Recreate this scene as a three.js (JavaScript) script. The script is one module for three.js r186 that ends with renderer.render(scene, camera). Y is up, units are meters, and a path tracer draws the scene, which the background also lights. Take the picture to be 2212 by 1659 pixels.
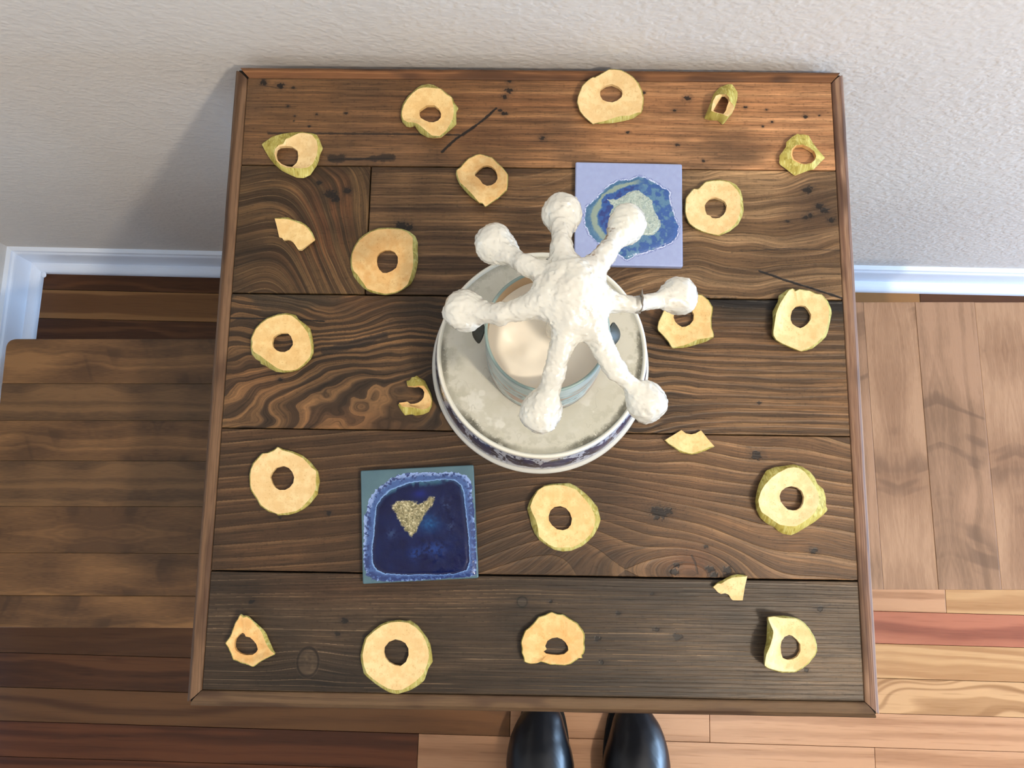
import * as THREE from 'three';
import { RoundedBoxGeometry } from 'three/addons/geometries/RoundedBoxGeometry.js';
import { mergeGeometries, mergeVertices, toCreasedNormals } from 'three/addons/utils/BufferGeometryUtils.js';
import { RectAreaLightUniformsLib } from 'three/addons/lights/RectAreaLightUniformsLib.js';

// ---------------------------------------------------------------- camera, sky, light, exposure
const scene = new THREE.Scene();
const camera = new THREE.PerspectiveCamera(49.75, 2212 / 1659, 0.01, 50);
camera.position.set(-0.0117, 1.4952, 0.148);
camera.up.set(-0.01307, 0.16905, -0.98552);
camera.lookAt(-0.0117 - 0.01278, 1.4952 - 0.98555, 0.148 - 0.16889);
scene.background = new THREE.Color(0.55, 0.72, 1.0);
RectAreaLightUniformsLib.init();
const EXPOSURE = 0.345;
const LAMP = { x: 0.84, y: 2.33, z: 0.86, power: 20, color: [1.0, 0.87, 0.71], radius: 0.06 };
const DAY = { power: 140, color: [0.43, 0.67, 1.0], z: 0.2, y: 0.56, w: 1.0, h: 0.95 };
const ROOM = { left: -0.946, right: 2.7, back: -0.323, front: 3.0, high: 2.45, turn: -0.0115 };
const HT = 0.72;                                   // table top

const renderer = new THREE.WebGLRenderer({ antialias: true });
renderer.toneMapping = THREE.LinearToneMapping;
renderer.toneMappingExposure = EXPOSURE;
renderer.shadowMap.enabled = true;
renderer.shadowMap.type = THREE.PCFSoftShadowMap;

// ---------------------------------------------------------------- helpers
const used = new Map();
function numbered(name) { const n = used.get(name) ?? 0; used.set(name, n + 1); return n ? name + '_' + String(n).padStart(3, '0') : name; }
function rng(seed) { let s = seed >>> 0; return () => { s = (s + 0x6d2b79f5) | 0; let t = Math.imul(s ^ (s >>> 15), 1 | s); t = (t + Math.imul(t ^ (t >>> 7), 61 | t)) ^ t; return ((t ^ (t >>> 14)) >>> 0) / 4294967296; }; }
const lerp = (a, b, t) => a + (b - a) * t, clamp = (x, a = 0, b = 1) => Math.min(b, Math.max(a, x));
const sstep = (a, b, x) => { const t = clamp((x - a) / (b - a)); return t * t * (3 - 2 * t); };
const gauss = (x, y, cx, cy, sx, sy = sx) => Math.exp(-(((x - cx) / sx) ** 2) - ((y - cy) / sy) ** 2);
const HASH = new Float32Array(65536); { const r = rng(71); for (let i = 0; i < 65536; i++) HASH[i] = r(); }
const hash2 = (i, j) => HASH[(Math.imul(i, 7919) + Math.imul(j, 31337) + Math.imul(i ^ (j << 3), 53)) & 65535];
function noise2(x, y) {
  const i = Math.floor(x), j = Math.floor(y); let u = x - i, v = y - j; u = u * u * (3 - 2 * u); v = v * v * (3 - 2 * v);
  const a = hash2(i, j), b = hash2(i + 1, j), c = hash2(i, j + 1), d = hash2(i + 1, j + 1);
  return a + (b - a) * u + (c - a + (a - b - c + d) * u) * v;
}
function noise3(x, y, z) {
  const k = Math.floor(z); let w = z - k; w = w * w * (3 - 2 * w);
  return lerp(noise2(x + k * 37.13, y + k * 17.7), noise2(x + (k + 1) * 37.13, y + (k + 1) * 17.7), w);
}
const fbm2 = (x, y, n = 4) => { let s = 0, a = 0.5, t = 0; for (let i = 0; i < n; i++) { s += a * noise2(x, y); t += a; a *= 0.5; x = x * 2.03 + 11.3; y = y * 2.03 + 5.7; } return s / t; };
const srgb = (...c) => new THREE.Color().setRGB(c[0] / 255, c[1] / 255, c[2] / 255, THREE.SRGBColorSpace);

function dataTexture(w, h, px, color = true, repeat = false) {
  const t = new THREE.DataTexture(px, w, h, THREE.RGBAFormat);
  if (color) t.colorSpace = THREE.SRGBColorSpace;
  t.magFilter = THREE.LinearFilter; t.minFilter = THREE.LinearFilter; t.flipY = false;
  t.wrapS = t.wrapT = repeat ? (repeat === 'mirror' ? THREE.MirroredRepeatWrapping : THREE.RepeatWrapping) : THREE.ClampToEdgeWrapping;
  t.needsUpdate = true; return t;
}
// f(x, y) with x, y in 0..1 (y up) writes [r, g, b, bump] in 0..255
function paint(w, h, f, { bump = false, repeat = false } = {}) {
  const c = new Uint8Array(w * h * 4), b = bump ? new Uint8Array(w * h * 4) : null, out = [0, 0, 0, 128];
  for (let j = 0; j < h; j++) for (let i = 0; i < w; i++) {
    f((i + 0.5) / w, (j + 0.5) / h, out); const o = (j * w + i) * 4;
    for (let k = 0; k < 3; k++) c[o + k] = clamp(out[k], 0, 255); c[o + 3] = 255;
    if (b) { b[o] = b[o + 1] = b[o + 2] = clamp(out[3], 0, 255); b[o + 3] = 255; }
  }
  return { map: dataTexture(w, h, c, true, repeat), bumpMap: b && dataTexture(w, h, b, false, repeat) };
}
function mesh(name, geo, mat, parent) { const m = new THREE.Mesh(geo, mat); m.name = numbered(name); m.castShadow = m.receiveShadow = true; (parent ?? scene).add(m); return m; }
function group(name, pos = [0, 0, 0], turn = 0) { const g = new THREE.Group(); g.name = numbered(name); g.position.set(...pos); g.rotation.y = turn; scene.add(g); return g; }
function tag(o, label, category, grp) { o.userData.label = label; o.userData.category = category; if (grp) o.userData.group = grp; return o; }
function struct(name, geo, mat) { const m = mesh(name, geo, mat); m.userData.kind = 'structure'; return m; }
function inRoom(o) { o.rotation.y = ROOM.turn; return o; }     // the room stands turned by a hair against the table
const std = (o) => new THREE.MeshStandardMaterial(o), phys = (o) => new THREE.MeshPhysicalMaterial(o);
function grid(rows, closedU = false, closedV = false) {   // rows: array of arrays of [x,y,z]; returns a smooth indexed surface
  const R = rows.length, C = rows[0].length, p = [], ix = [];
  for (const r of rows) for (const q of r) p.push(q[0], q[1], q[2]);
  const RR = closedV ? R : R - 1, CC = closedU ? C : C - 1;
  for (let j = 0; j < RR; j++) for (let i = 0; i < CC; i++) { const a = j * C + i, b = j * C + (i + 1) % C, c = ((j + 1) % R) * C + i, d = ((j + 1) % R) * C + (i + 1) % C; ix.push(a, c, b, b, c, d); }
  const g = new THREE.BufferGeometry(); g.setAttribute('position', new THREE.Float32BufferAttribute(p, 3)); g.setIndex(ix); g.computeVertexNormals(); return g;
}
function uvPlanar(g, fx, fy) { const p = g.attributes.position, uv = new Float32Array(p.count * 2); for (let i = 0; i < p.count; i++) { uv[i * 2] = fx(p.getX(i), p.getY(i), p.getZ(i)); uv[i * 2 + 1] = fy(p.getX(i), p.getY(i), p.getZ(i)); } g.setAttribute('uv', new THREE.BufferAttribute(uv, 2)); return g; }
function box(w, h, d, r = 0.002) { return new RoundedBoxGeometry(w, h, d, 2, Math.min(r, w / 2.01, h / 2.01, d / 2.01)); }
// naive surface nets over a signed field (negative inside)
function surfaceNets(f, lo, hi, cell) {
  const n = [0, 1, 2].map((k) => Math.ceil((hi[k] - lo[k]) / cell) + 2), [nx, ny, nz] = n, F = new Float32Array(nx * ny * nz);
  for (let k = 0, q = 0; k < nz; k++) for (let j = 0; j < ny; j++) for (let i = 0; i < nx; i++, q++) F[q] = f(lo[0] + i * cell, lo[1] + j * cell, lo[2] + k * cell);
  const id = new Int32Array(nx * ny * nz).fill(-1), P = [], I = [], at = (i, j, k) => (k * ny + j) * nx + i;
  for (let k = 0; k < nz - 1; k++) for (let j = 0; j < ny - 1; j++) for (let i = 0; i < nx - 1; i++) {
    let m = 0, c = 0, x = 0, y = 0, z = 0; const v = [];
    for (let q = 0; q < 8; q++) { const g = F[at(i + (q & 1), j + ((q >> 1) & 1), k + (q >> 2))]; v.push(g); if (g < 0) m |= 1 << q; }
    if (m === 0 || m === 255) continue;
    for (let a = 0; a < 8; a++) for (const e of [1, 2, 4]) { const b = a | e; if (b === a || ((m >> a) & 1) === ((m >> b) & 1)) continue; const t = v[a] / (v[a] - v[b]); c++; x += (a & 1) + (e === 1 ? t : 0); y += ((a >> 1) & 1) + (e === 2 ? t : 0); z += (a >> 2) + (e === 4 ? t : 0); }
    id[at(i, j, k)] = P.length / 3; P.push(lo[0] + (i + x / c) * cell, lo[1] + (j + y / c) * cell, lo[2] + (k + z / c) * cell);
  }
  const quad = (a, b, c, d, flip) => { if (a < 0 || b < 0 || c < 0 || d < 0) return; flip ? I.push(a, c, b, a, d, c) : I.push(a, b, c, a, c, d); };
  for (let k = 1; k < nz - 1; k++) for (let j = 1; j < ny - 1; j++) for (let i = 1; i < nx - 1; i++) {
    const s = F[at(i, j, k)] < 0;
    if (s !== F[at(i + 1, j, k)] < 0) quad(id[at(i, j - 1, k - 1)], id[at(i, j, k - 1)], id[at(i, j, k)], id[at(i, j - 1, k)], !s);
    if (s !== F[at(i, j + 1, k)] < 0) quad(id[at(i - 1, j, k - 1)], id[at(i - 1, j, k)], id[at(i, j, k)], id[at(i, j, k - 1)], !s);
    if (s !== F[at(i, j, k + 1)] < 0) quad(id[at(i - 1, j - 1, k)], id[at(i, j - 1, k)], id[at(i, j, k)], id[at(i - 1, j, k)], !s);
  }
  const g = new THREE.BufferGeometry(); g.setAttribute('position', new THREE.Float32BufferAttribute(P, 3)); g.setIndex(I); g.computeVertexNormals(); return g;
}
function capsule(x, y, z, a, b, ra, rb) {     // round cone, radius blended along the bone
  const dx = b[0] - a[0], dy = b[1] - a[1], dz = b[2] - a[2], l = dx * dx + dy * dy + dz * dz || 1e-9;
  const t = clamp(((x - a[0]) * dx + (y - a[1]) * dy + (z - a[2]) * dz) / l);
  return Math.hypot(x - a[0] - dx * t, y - a[1] - dy * t, z - a[2] - dz * t) - lerp(ra, rb, t);
}
const smin = (a, b, k) => { const h = Math.max(k - Math.abs(a - b), 0) / k; return Math.min(a, b) - h * h * k * 0.25; };
// polygon helpers (flat list x, z, x, z ...)
function polyDist(P, x, y) {   // signed distance, negative inside
  let d = 1e9, inside = false; const n = P.length / 2;
  for (let i = 0, j = n - 1; i < n; j = i++) {
    const ax = P[j * 2], ay = P[j * 2 + 1], bx = P[i * 2], by = P[i * 2 + 1], ex = bx - ax, ey = by - ay;
    const t = clamp(((x - ax) * ex + (y - ay) * ey) / (ex * ex + ey * ey)), qx = x - ax - ex * t, qy = y - ay - ey * t; d = Math.min(d, qx * qx + qy * qy);
    if ((by > y) !== (ay > y) && x < (ax - bx) * (y - by) / (ay - by) + bx) inside = !inside;
  }
  return inside ? -Math.sqrt(d) : Math.sqrt(d);
}
function lineDist(L, x, y) { let d = 1e9, u = 0; for (let i = 0; i + 3 < L.length; i += 2) { const ex = L[i + 2] - L[i], ey = L[i + 3] - L[i + 1], t = clamp(((x - L[i]) * ex + (y - L[i + 1]) * ey) / (ex * ex + ey * ey)), q = Math.hypot(x - L[i] - ex * t, y - L[i + 1] - ey * t); if (q < d) { d = q; u = (i / 2 + t) / (L.length / 2 - 1); } } return [d, u]; }

// ---------------------------------------------------------------- the room
const wallTex = paint(1024, 1024, (u, v, o) => {
  // orange-peel plaster on a patch of 0.7 m, seamless by blending its halves
  const f = (x, y) => { const q = fbm2(x * 130, y * 190, 3), w = fbm2(x * 46 + 40, y * 66, 2); return 0.66 * q + 0.34 * w; };
  const bu = sstep(0, 0.25, u), bv = sstep(0, 0.25, v);
  const h = lerp(lerp(f(u + 1, v + 1), f(u, v + 1), bu), lerp(f(u + 1, v), f(u, v), bu), bv);
  const s = 209 + (h - 0.5) * 8; o[0] = s; o[1] = s * 0.976; o[2] = s * 0.944; o[3] = 255 * sstep(0.3, 0.72, h);
}, { bump: true, repeat: true });
const M = {};
M.wall = std({ ...wallTex, bumpScale: 0.0004, roughness: 0.88 });
M.ceiling = std({ color: srgb(240, 238, 232), roughness: 0.9 });
M.trim = phys({ color: srgb(232, 240, 252), roughness: 0.38 });  // white paint cooled, carrying the blue of the window daylight in its colour
function wallGeo(w, h, t, hole) {   // a wall of thickness t in the plane z = 0, facing +z; uv in 0.7 m patches
  const s = new THREE.Shape([[0, 0], [w, 0], [w, h], [0, h]].map((p) => new THREE.Vector2(...p)));
  if (hole) s.holes.push(new THREE.Path([[hole[0], hole[1]], [hole[0], hole[3]], [hole[2], hole[3]], [hole[2], hole[1]]].map((p) => new THREE.Vector2(...p))));
  const g = new THREE.ExtrudeGeometry(s, { depth: t, bevelEnabled: false }); g.translate(0, 0, -t);
  return uvPlanar(g, (x, y, z) => (x + z) / 0.7, (x, y) => y / 0.7);
}
function roomAt(o, x, y, z, turn = 0) { const c = Math.cos(ROOM.turn), s = Math.sin(ROOM.turn); o.position.set(x * c + z * s, y, -x * s + z * c); o.rotation.y = ROOM.turn + turn; return o; }
const RW = ROOM.right - ROOM.left, RD = ROOM.front - ROOM.back, T = 0.14;
roomAt(struct('wall_back', wallGeo(RW + 2 * T, ROOM.high, T), M.wall), ROOM.left - T, 0, ROOM.back);
roomAt(struct('wall_left', wallGeo(RD, ROOM.high, T), M.wall), ROOM.left, 0, ROOM.front, Math.PI / 2);
const wz = [DAY.z - DAY.w / 2 - ROOM.back, DAY.z + DAY.w / 2 - ROOM.back], wy = [DAY.y - DAY.h / 2, DAY.y + DAY.h / 2];
roomAt(struct('wall_right', wallGeo(RD, ROOM.high, T, [wz[0], wy[0], wz[1], wy[1]]), M.wall), ROOM.right, 0, ROOM.back, -Math.PI / 2);
roomAt(struct('wall_front', wallGeo(RW + 2 * T, ROOM.high, T), M.wall), ROOM.right + T, 0, ROOM.front, Math.PI);
const ceil = new THREE.BoxGeometry(RW + 2 * T, 0.1, RD + 2 * T); roomAt(struct('ceiling', ceil, M.ceiling), (ROOM.left + ROOM.right) / 2, ROOM.high + 0.05, (ROOM.back + ROOM.front) / 2);
{ // the window in the right wall: frame, panes, and the daylight that comes through it
  const w = new THREE.Group(); w.name = numbered('window_1'); w.userData.kind = 'structure'; scene.add(w); roomAt(w, ROOM.right, 0, ROOM.back, -Math.PI / 2);
  const cx = (wz[0] + wz[1]) / 2, cy = DAY.y, f = [];
  for (const s of [-1, 1]) { f.push(new THREE.BoxGeometry(0.06, DAY.h, 0.1).translate(cx + s * (DAY.w / 2 - 0.03), cy, -0.07)); f.push(new THREE.BoxGeometry(DAY.w, 0.06, 0.1).translate(cx, cy + s * (DAY.h / 2 - 0.03), -0.07)); }
  f.push(new THREE.BoxGeometry(DAY.w, 0.04, 0.05).translate(cx, cy, -0.07));
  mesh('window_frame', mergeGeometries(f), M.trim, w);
  const glass = phys({ color: 0xffffff, roughness: 0.02, transmission: 1, thickness: 0, ior: 1.45 });
  for (const s of [-1, 1]) mesh('pane', new THREE.BoxGeometry(DAY.w - 0.12, DAY.h / 2 - 0.08, 0.004).translate(cx, cy + s * (DAY.h / 4 - 0.005), -0.07), glass, w);
  const l = new THREE.RectAreaLight(new THREE.Color(...DAY.color), DAY.power, DAY.w - 0.12, DAY.h - 0.12); l.name = 'window_daylight'; scene.add(l);
  const p = new THREE.Object3D(); roomAt(p, ROOM.right - 0.02, DAY.y, DAY.z); l.position.copy(p.position); l.lookAt(p.position.x - 1, p.position.y, p.position.z);
}
// skirting: moulded board and shoe strip, swept along each wall
function skirting(name, length, x, z, turn) {
  const prof = new THREE.Shape(); [[0, 0.015], [0.0105, 0.015], [0.0105, 0.064], [0.0098, 0.068], [0.0076, 0.0715], [0.0068, 0.076], [0, 0.0785]].forEach((p, i) => (i ? prof.lineTo(...p) : prof.moveTo(...p)));
  const g = new THREE.ExtrudeGeometry(prof, { depth: length, bevelEnabled: false }); g.rotateY(-Math.PI / 2); g.scale(1, 1, 1); g.translate(length, 0, 0);
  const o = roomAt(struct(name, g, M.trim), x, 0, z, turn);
  const sh = new THREE.Shape(); sh.moveTo(0, 0); sh.lineTo(0.0265, 0); sh.lineTo(0.0265, 0.005);
  for (let i = 0; i <= 8; i++) { const a = (i / 8) * Math.PI / 2; sh.lineTo(0.0115 + 0.015 * Math.cos(a), 0.005 + 0.013 * Math.sin(a)); } sh.lineTo(0, 0.018);
  const s = new THREE.ExtrudeGeometry(sh, { depth: length, bevelEnabled: false }); s.rotateY(-Math.PI / 2); s.translate(length, 0, 0);
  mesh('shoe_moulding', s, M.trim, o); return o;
}
// profile x points out of the wall (+z of the wall), the sweep runs along the wall
const bb = skirting('baseboard_back', RW, ROOM.left, ROOM.back, 0);
skirting('baseboard_left', RD, ROOM.left, ROOM.front, Math.PI / 2);
skirting('baseboard_right', RD, ROOM.right, ROOM.back, -Math.PI / 2);
skirting('baseboard_front', RW, ROOM.right, ROOM.front, Math.PI);
for (const [px, py] of [[0.7 + 0.0, 0.013]]) mesh('nail_hole', new THREE.SphereGeometry(0.0016, 10, 8).translate(px - 0.02, py, 0.0245), std({ color: srgb(40, 40, 48), roughness: 0.9 }), bb);
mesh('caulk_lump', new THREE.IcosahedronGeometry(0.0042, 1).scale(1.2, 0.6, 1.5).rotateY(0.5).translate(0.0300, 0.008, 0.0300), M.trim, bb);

// ---------------------------------------------------------------- oak strip floor
const floor = struct('floor', new THREE.BoxGeometry(RW + 2 * T, 0.1, RD + 2 * T).translate((ROOM.left + ROOM.right) / 2, -0.064, (ROOM.back + ROOM.front) / 2), std({ color: srgb(38, 24, 15), roughness: 0.9 }));
roomAt(floor, 0, 0, 0);
function oak(seed, { light, dark, freq, warp, fiber = 0.5, bandTop = 0.75 }) {
  return paint(1024, 128, (u, v, o) => {
    const x = u * 1.2, z = v * 0.15, q = fbm2(x * 4 + seed, z * 9 + seed, 3);
    const g = z + warp * (q - 0.5), n = noise2(g * freq + seed * 3.1, x * 0.8), b = sstep(0.3, bandTop, n);
    const pore = noise2(x * 55 + seed, z * 1500), streak = sstep(0.7, 0.95, noise2(x * 20, z * 900 + seed)) * 0.5, pat = fbm2(x * 6 + 9, z * 26 + seed, 2);
    const t = clamp(b * 0.75 + (pore - 0.5) * 0.3 * fiber + streak * fiber + (pat - 0.5) * 0.5);
    for (let k = 0; k < 3; k++) o[k] = lerp(light[k], dark[k], t);
    o[3] = 190 - 90 * t - 40 * streak;
  }, { bump: true, repeat: 'mirror' });
}
const OAK = {
  pale: oak(3, { light: [192, 150, 104], dark: [158, 114, 74], freq: 120, warp: 0.05 }),
  loop: oak(17, { light: [194, 152, 108], dark: [138, 98, 62], freq: 150, warp: 0.13 }),
  salmon: oak(29, { light: [188, 142, 106], dark: [156, 112, 80], freq: 90, warp: 0.02, fiber: 0.9 }),
  red: oak(41, { light: [168, 104, 78], dark: [124, 70, 52], freq: 70, warp: 0.04 }),
  tan: oak(53, { light: [146, 104, 62], dark: [106, 70, 40], freq: 80, warp: 0.04 }),
  umber: oak(71, { light: [112, 76, 45], dark: [80, 51, 30], freq: 70, warp: 0.05 }),
  rust: oak(83, { light: [104, 60, 34], dark: [66, 36, 21], freq: 110, warp: 0.03 }),
  brown: oak(67, { light: [104, 66, 38], dark: [70, 42, 24], freq: 110, warp: 0.05, fiber: 0.9 }),
};
const oakMat = {}; for (const k in OAK) oakMat[k] = phys({ ...OAK[k], bumpScale: 0.0004, roughness: 0.36, specularIntensity: 0.45 });
const rowEdge = [-0.323]; rowEdge.push(-0.2665, -0.211); for (let i = 1; i <= 10; i++) rowEdge.push(-0.211 + i * 0.0543); rowEdge.push(0.3895, 0.447, 0.5025); while (rowEdge.at(-1) < ROOM.front - 0.03) rowEdge.push(rowEdge.at(-1) + 0.0577);
const rowPlan = {   // boards in view: row -> [end x, kind] from the left wall; darker kinds at the left also paint in the shadow there
  0: [[0.1, 'brown'], [0.72, 'tan'], [2.7, 'brown']], 1: [[0.0, 'tan'], [0.9, 'brown'], [2.7, 'tan']], 2: [[-0.1, 'brown'], [0.8, 'tan'], [2.7, 'red']],
  10: [[-0.35, 'tan'], [0.734, 'salmon'], [1.6, 'pale'], [2.7, 'salmon']], 11: [[-0.25, 'brown'], [1.3, 'red'], [2.7, 'brown']], 12: [[-0.3, 'umber'], [1.5, 'pale'], [2.7, 'salmon']],
  13: [[-0.1, 'brown'], [1.4, 'loop'], [2.7, 'pale']], 14: [[-0.02, 'umber'], [0.3205, 'salmon'], [1.2, 'salmon'], [2.7, 'tan']], 15: [[-0.176, 'rust'], [0.599, 'salmon'], [1.7, 'salmon'], [2.7, 'brown']], 16: [[-0.08, 'rust'], [0.8, 'salmon'], [2.7, 'tan']],
};
{
  const r = rng(5), kinds = ['salmon', 'tan', 'pale', 'brown', 'loop', 'red', 'salmon', 'tan'], far = {};
  for (let i = 0; i + 1 < rowEdge.length; i++) {
    let plan = rowPlan[i];
    if (!plan) { plan = []; let x = ROOM.left + 0.2 + r() * 0.6; while (x < ROOM.right) { plan.push([x, kinds[Math.floor(r() * 8)]]); x += 0.45 + r() * 0.8; } plan.push([ROOM.right, kinds[Math.floor(r() * 8)]]); }
    let x0 = ROOM.left; const z0 = rowEdge[i] + 0.0003, z1 = rowEdge[i + 1] - 0.0003, d = z1 - z0;
    for (const [x1, kind] of plan) {
      const g = box(x1 - x0 - 0.0006, 0.014, d, 0.0008), ou = r(), ov = r(), flip = r() < 0.5 ? -1 : 1, dy = (r() - 0.5) * 0.0004;
      uvPlanar(g, (x) => (flip * x) / 1.2 + ou, (x, y, z) => z / 0.15 + ov); g.translate((x0 + x1) / 2, -0.007 + dy, (z0 + z1) / 2);
      if (i < 26) mesh('floor_board', g, oakMat[kind], floor); else (far[kind] ??= []).push(g);
      x0 = x1;
    }
  }
  for (const k in far) mesh('far_floor_boards', mergeGeometries(far[k]), oakMat[k], floor).userData.kind = 'stuff';
}

// ---------------------------------------------------------------- reclaimed-wood table
const SPOTS = [   // nail holes, knots and stains: x, z, radius (m), measured on the boards
  [-0.2486, -0.2867, 0.0018], [-0.2525, -0.2664, 0.0018], [-0.2229, -0.2581, 0.0018], [-0.2449, -0.2564, 0.0013], [-0.1935, -0.2599, 0.0018], [-0.2455, -0.2509, 0.0009], [-0.2297, -0.2451, 0.0013], [-0.0381, -0.2644, 0.0018],
  [-0.0334, -0.2605, 0.0028], [0.1505, -0.2793, 0.0034], [0.1373, -0.2656, 0.0018], [0.1064, -0.2849, 0.0022], [0.2083, -0.2698, 0.0018], [0.2291, -0.2675, 0.0013], [0.2341, -0.2546, 0.0018], [0.2681, -0.2604, 0.0022], [0.282, -0.262, 0.0013],
  [0.0906, -0.2417, 0.0018], [0.1398, -0.2289, 0.0018], [0.005, -0.235, 0.0028], [0.2252, -0.2495, 0.0013], [0.1652, -0.212, 0.0018], [-0.0293, -0.2963, 0.0027], [-0.2619, -0.2891, 0.004], [-0.2787, -0.2925, 0.0036], [-0.0293, -0.286, 0.004], [-0.0335, -0.279, 0.003],
  [-0.204, -0.173, 0.0062], [-0.199, -0.168, 0.004], [-0.1881, -0.1771, 0.0036], [-0.2162, -0.1851, 0.003], [-0.1325, -0.1411, 0.0062], [-0.1247, -0.1393, 0.004], [0.2669, -0.1829, 0.0049], [0.2775, -0.1662, 0.0036], [0.2827, -0.1615, 0.004], [0.2881, -0.152, 0.0036], [0.2633, -0.1541, 0.0027], [0.2451, -0.1501, 0.0018], [0.268, -0.1565, 0.0027],
  [-0.243, 0.0138, 0.0022], [0.2116, 0.03, 0.0018], [0.2078, 0.0794, 0.0053], [0.1164, 0.1341, 0.0076], [0.1241, 0.1323, 0.0044], [0.111, 0.131, 0.003], [0.1283, 0.187, 0.0044], [0.131, 0.181, 0.003], [0.1612, 0.1844, 0.004], [0.1648, 0.1893, 0.0036], [0.1776, 0.185, 0.0049], [-0.1899, 0.1387, 0.0027], [-0.2348, 0.1436, 0.0013],
  [0.2562, 0.1664, 0.0036], [0.1583, 0.1637, 0.0022], [0.1119, 0.2382, 0.0027], [0.1314, 0.2439, 0.004], [0.0774, 0.2246, 0.0022], [0.0585, 0.2471, 0.0031], [0.0626, 0.2671, 0.0027], [-0.2555, 0.2197, 0.0027], [-0.1701, 0.2347, 0.0031], [-0.1758, 0.2469, 0.0027], [0.2593, 0.2176, 0.0032], [0.2452, 0.2712, 0.0022], [0.109, 0.2066, 0.0022], [0.0166, 0.2154, 0.0022],
];
const CRACKS = [   // [half width, depth of tone, points]
  [0.0013, 0.85, [-0.0951, -0.2191, -0.0816, -0.2331, -0.0656, -0.2447, -0.0542, -0.2543, -0.0419, -0.2664]],
  [0.0012, 0.6, [-0.2703, -0.2372, -0.2144, -0.2377, -0.1771, -0.2376, -0.1212, -0.2377, -0.0747, -0.2372]],
  [0.0005, 0.5, [-0.2832, -0.2899, -0.2593, -0.2856]],
  [0.0011, 0.8, [-0.2073, -0.2095, -0.1968, -0.2108, -0.1804, -0.2104, -0.1666, -0.2111, -0.1444, -0.2118]], [0.0042, 0.62, [-0.2060, -0.2108, -0.1950, -0.2112]], [0.0036, 0.62, [-0.1640, -0.2118, -0.1450, -0.2126]],
  [0.0007, 0.9, [-0.2997, -0.0459, -0.2669, -0.0458, -0.231, -0.0453, -0.204, -0.0438]],
  [0.0011, 0.9, [0.2162, -0.0993, 0.2382, -0.0912, 0.269, -0.0814, 0.2961, -0.0725]],
  [0.0042, 0.82, [0.12, -0.0675, 0.16, -0.068, 0.21, -0.066, 0.2948, -0.0650]],
  [0.0035, 0.55, [-0.2024, -0.0137, -0.176, -0.0209, -0.1453, -0.0304]],
  [0.0008, 0.5, [0.145, 0.172, 0.148, 0.178, 0.15, 0.188]],
  [0.0005, 0.45, [0.19, -0.118, 0.24, -0.122, 0.296, -0.121]],
];
function plankTexture(x0, z0, w, d, W, H, look, seed, tone) {
  const spots = SPOTS.filter(([x, z, r]) => x > x0 - 0.02 && x < x0 + w + 0.02 && z > z0 - 0.02 && z < z0 + d + 0.02);
  const cracks = CRACKS.filter(([hw, k, L]) => { for (let i = 0; i < L.length; i += 2) if (L[i + 1] > z0 - 0.01 && L[i + 1] < z0 + d + 0.01) return true; return false; });
  const R = { g: 0, a: 0, t: 0, c: [0, 0, 0] };
  return paint(W, H, (u, v, o) => {
    const x = x0 + u * w, z = z0 + (1 - v) * d;
    R.g = z; R.a = x; look(x, z, R); const G = R.g, A = R.a;
    let [r, g, b] = R.c; r *= tone[0]; g *= tone[1]; b *= tone[2]; let h = 128 + R.t * 90;
    const f = noise2(A * 70 + seed, G * 2600), f2 = noise2(A * 22 + seed * 2, G * 900), hair = noise2(A * 12 + seed, G * 1250 + 40), hair2 = noise2(A * 9 + seed * 3, G * 520 + 70), speck = sstep(0.72, 0.95, noise2(x * 420, z * 900 + seed));
    const pore = sstep(0.72, 0.9, noise2(A * 130 + seed, G * 3400)), wear = sstep(0.66, 0.9, noise2(A * 46 + 3 * seed, G * 1500 + 9)); let k = 1 + (f - 0.5) * 0.26 + (f2 - 0.5) * 0.24 - speck * 0.12 - pore * 0.16 + wear * 0.12 + tone[3] * (0.20 * sstep(0.60, 0.80, hair) - 0.16 * sstep(0.42, 0.22, hair) + 0.14 * sstep(0.62, 0.78, hair2) - 0.12 * sstep(0.4, 0.25, hair2)); h += (f - 0.5) * 40;
    const dirt = fbm2(x * 16 + seed, z * 34 - seed, 4); k *= 0.80 + 0.40 * dirt;
    let dark = 0;
    for (const [sx, sz, sr] of spots) { const dx = x - sx, dz = z - sz; if (Math.abs(dx) > sr * 3 || Math.abs(dz) > sr * 3) continue; const q = Math.hypot(dx * 0.85, dz * 1.15) / sr + (noise2(x * 700, z * 700) - 0.5) * 0.8; dark = Math.max(dark, 0.82 * (1 - sstep(0.55, 1.1, q)), 0.18 * (1 - sstep(0.9, 2.2, q))); }
    for (const [hw, kk, L] of cracks) { const [q, uu] = lineDist(L, x, z); if (q > hw * 2.5) continue; const e = hw * (0.5 + 0.7 * noise2(x * 260 + seed, z * 260) + 0.35 * noise2(x * 900, z * 900)); dark = Math.max(dark, kk * (1 - sstep(e * 0.6, e * 1.25, q))); }
    h -= dark * 90; k *= 1 - dark;
    o[0] = r * k + dark * 22; o[1] = g * k + dark * 20; o[2] = b * k + dark * 20; o[3] = h;
  }, { bump: true });
}
const mix3 = (o, a, b, t) => { for (let k = 0; k < 3; k++) o[k] = a[k] + (b[k] - a[k]) * t; };
const tint = (o, c, t) => { for (let k = 0; k < 3; k++) o[k] += (c[k] - o[k]) * t; };
const bands = (g, x, F, seed) => 0.62 * noise2(g * F + seed, x * 1.3 + seed) + 0.38 * noise2(g * F * 2.6 + seed * 2, x * 2.1);
const saw = (g, x, F, seed) => { const q = g * F + 1.1 * noise2(g * F * 0.45 + seed, x * 1.2), i = Math.floor(q), f = q - i; return [f, hash2(i, seed)]; };
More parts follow.
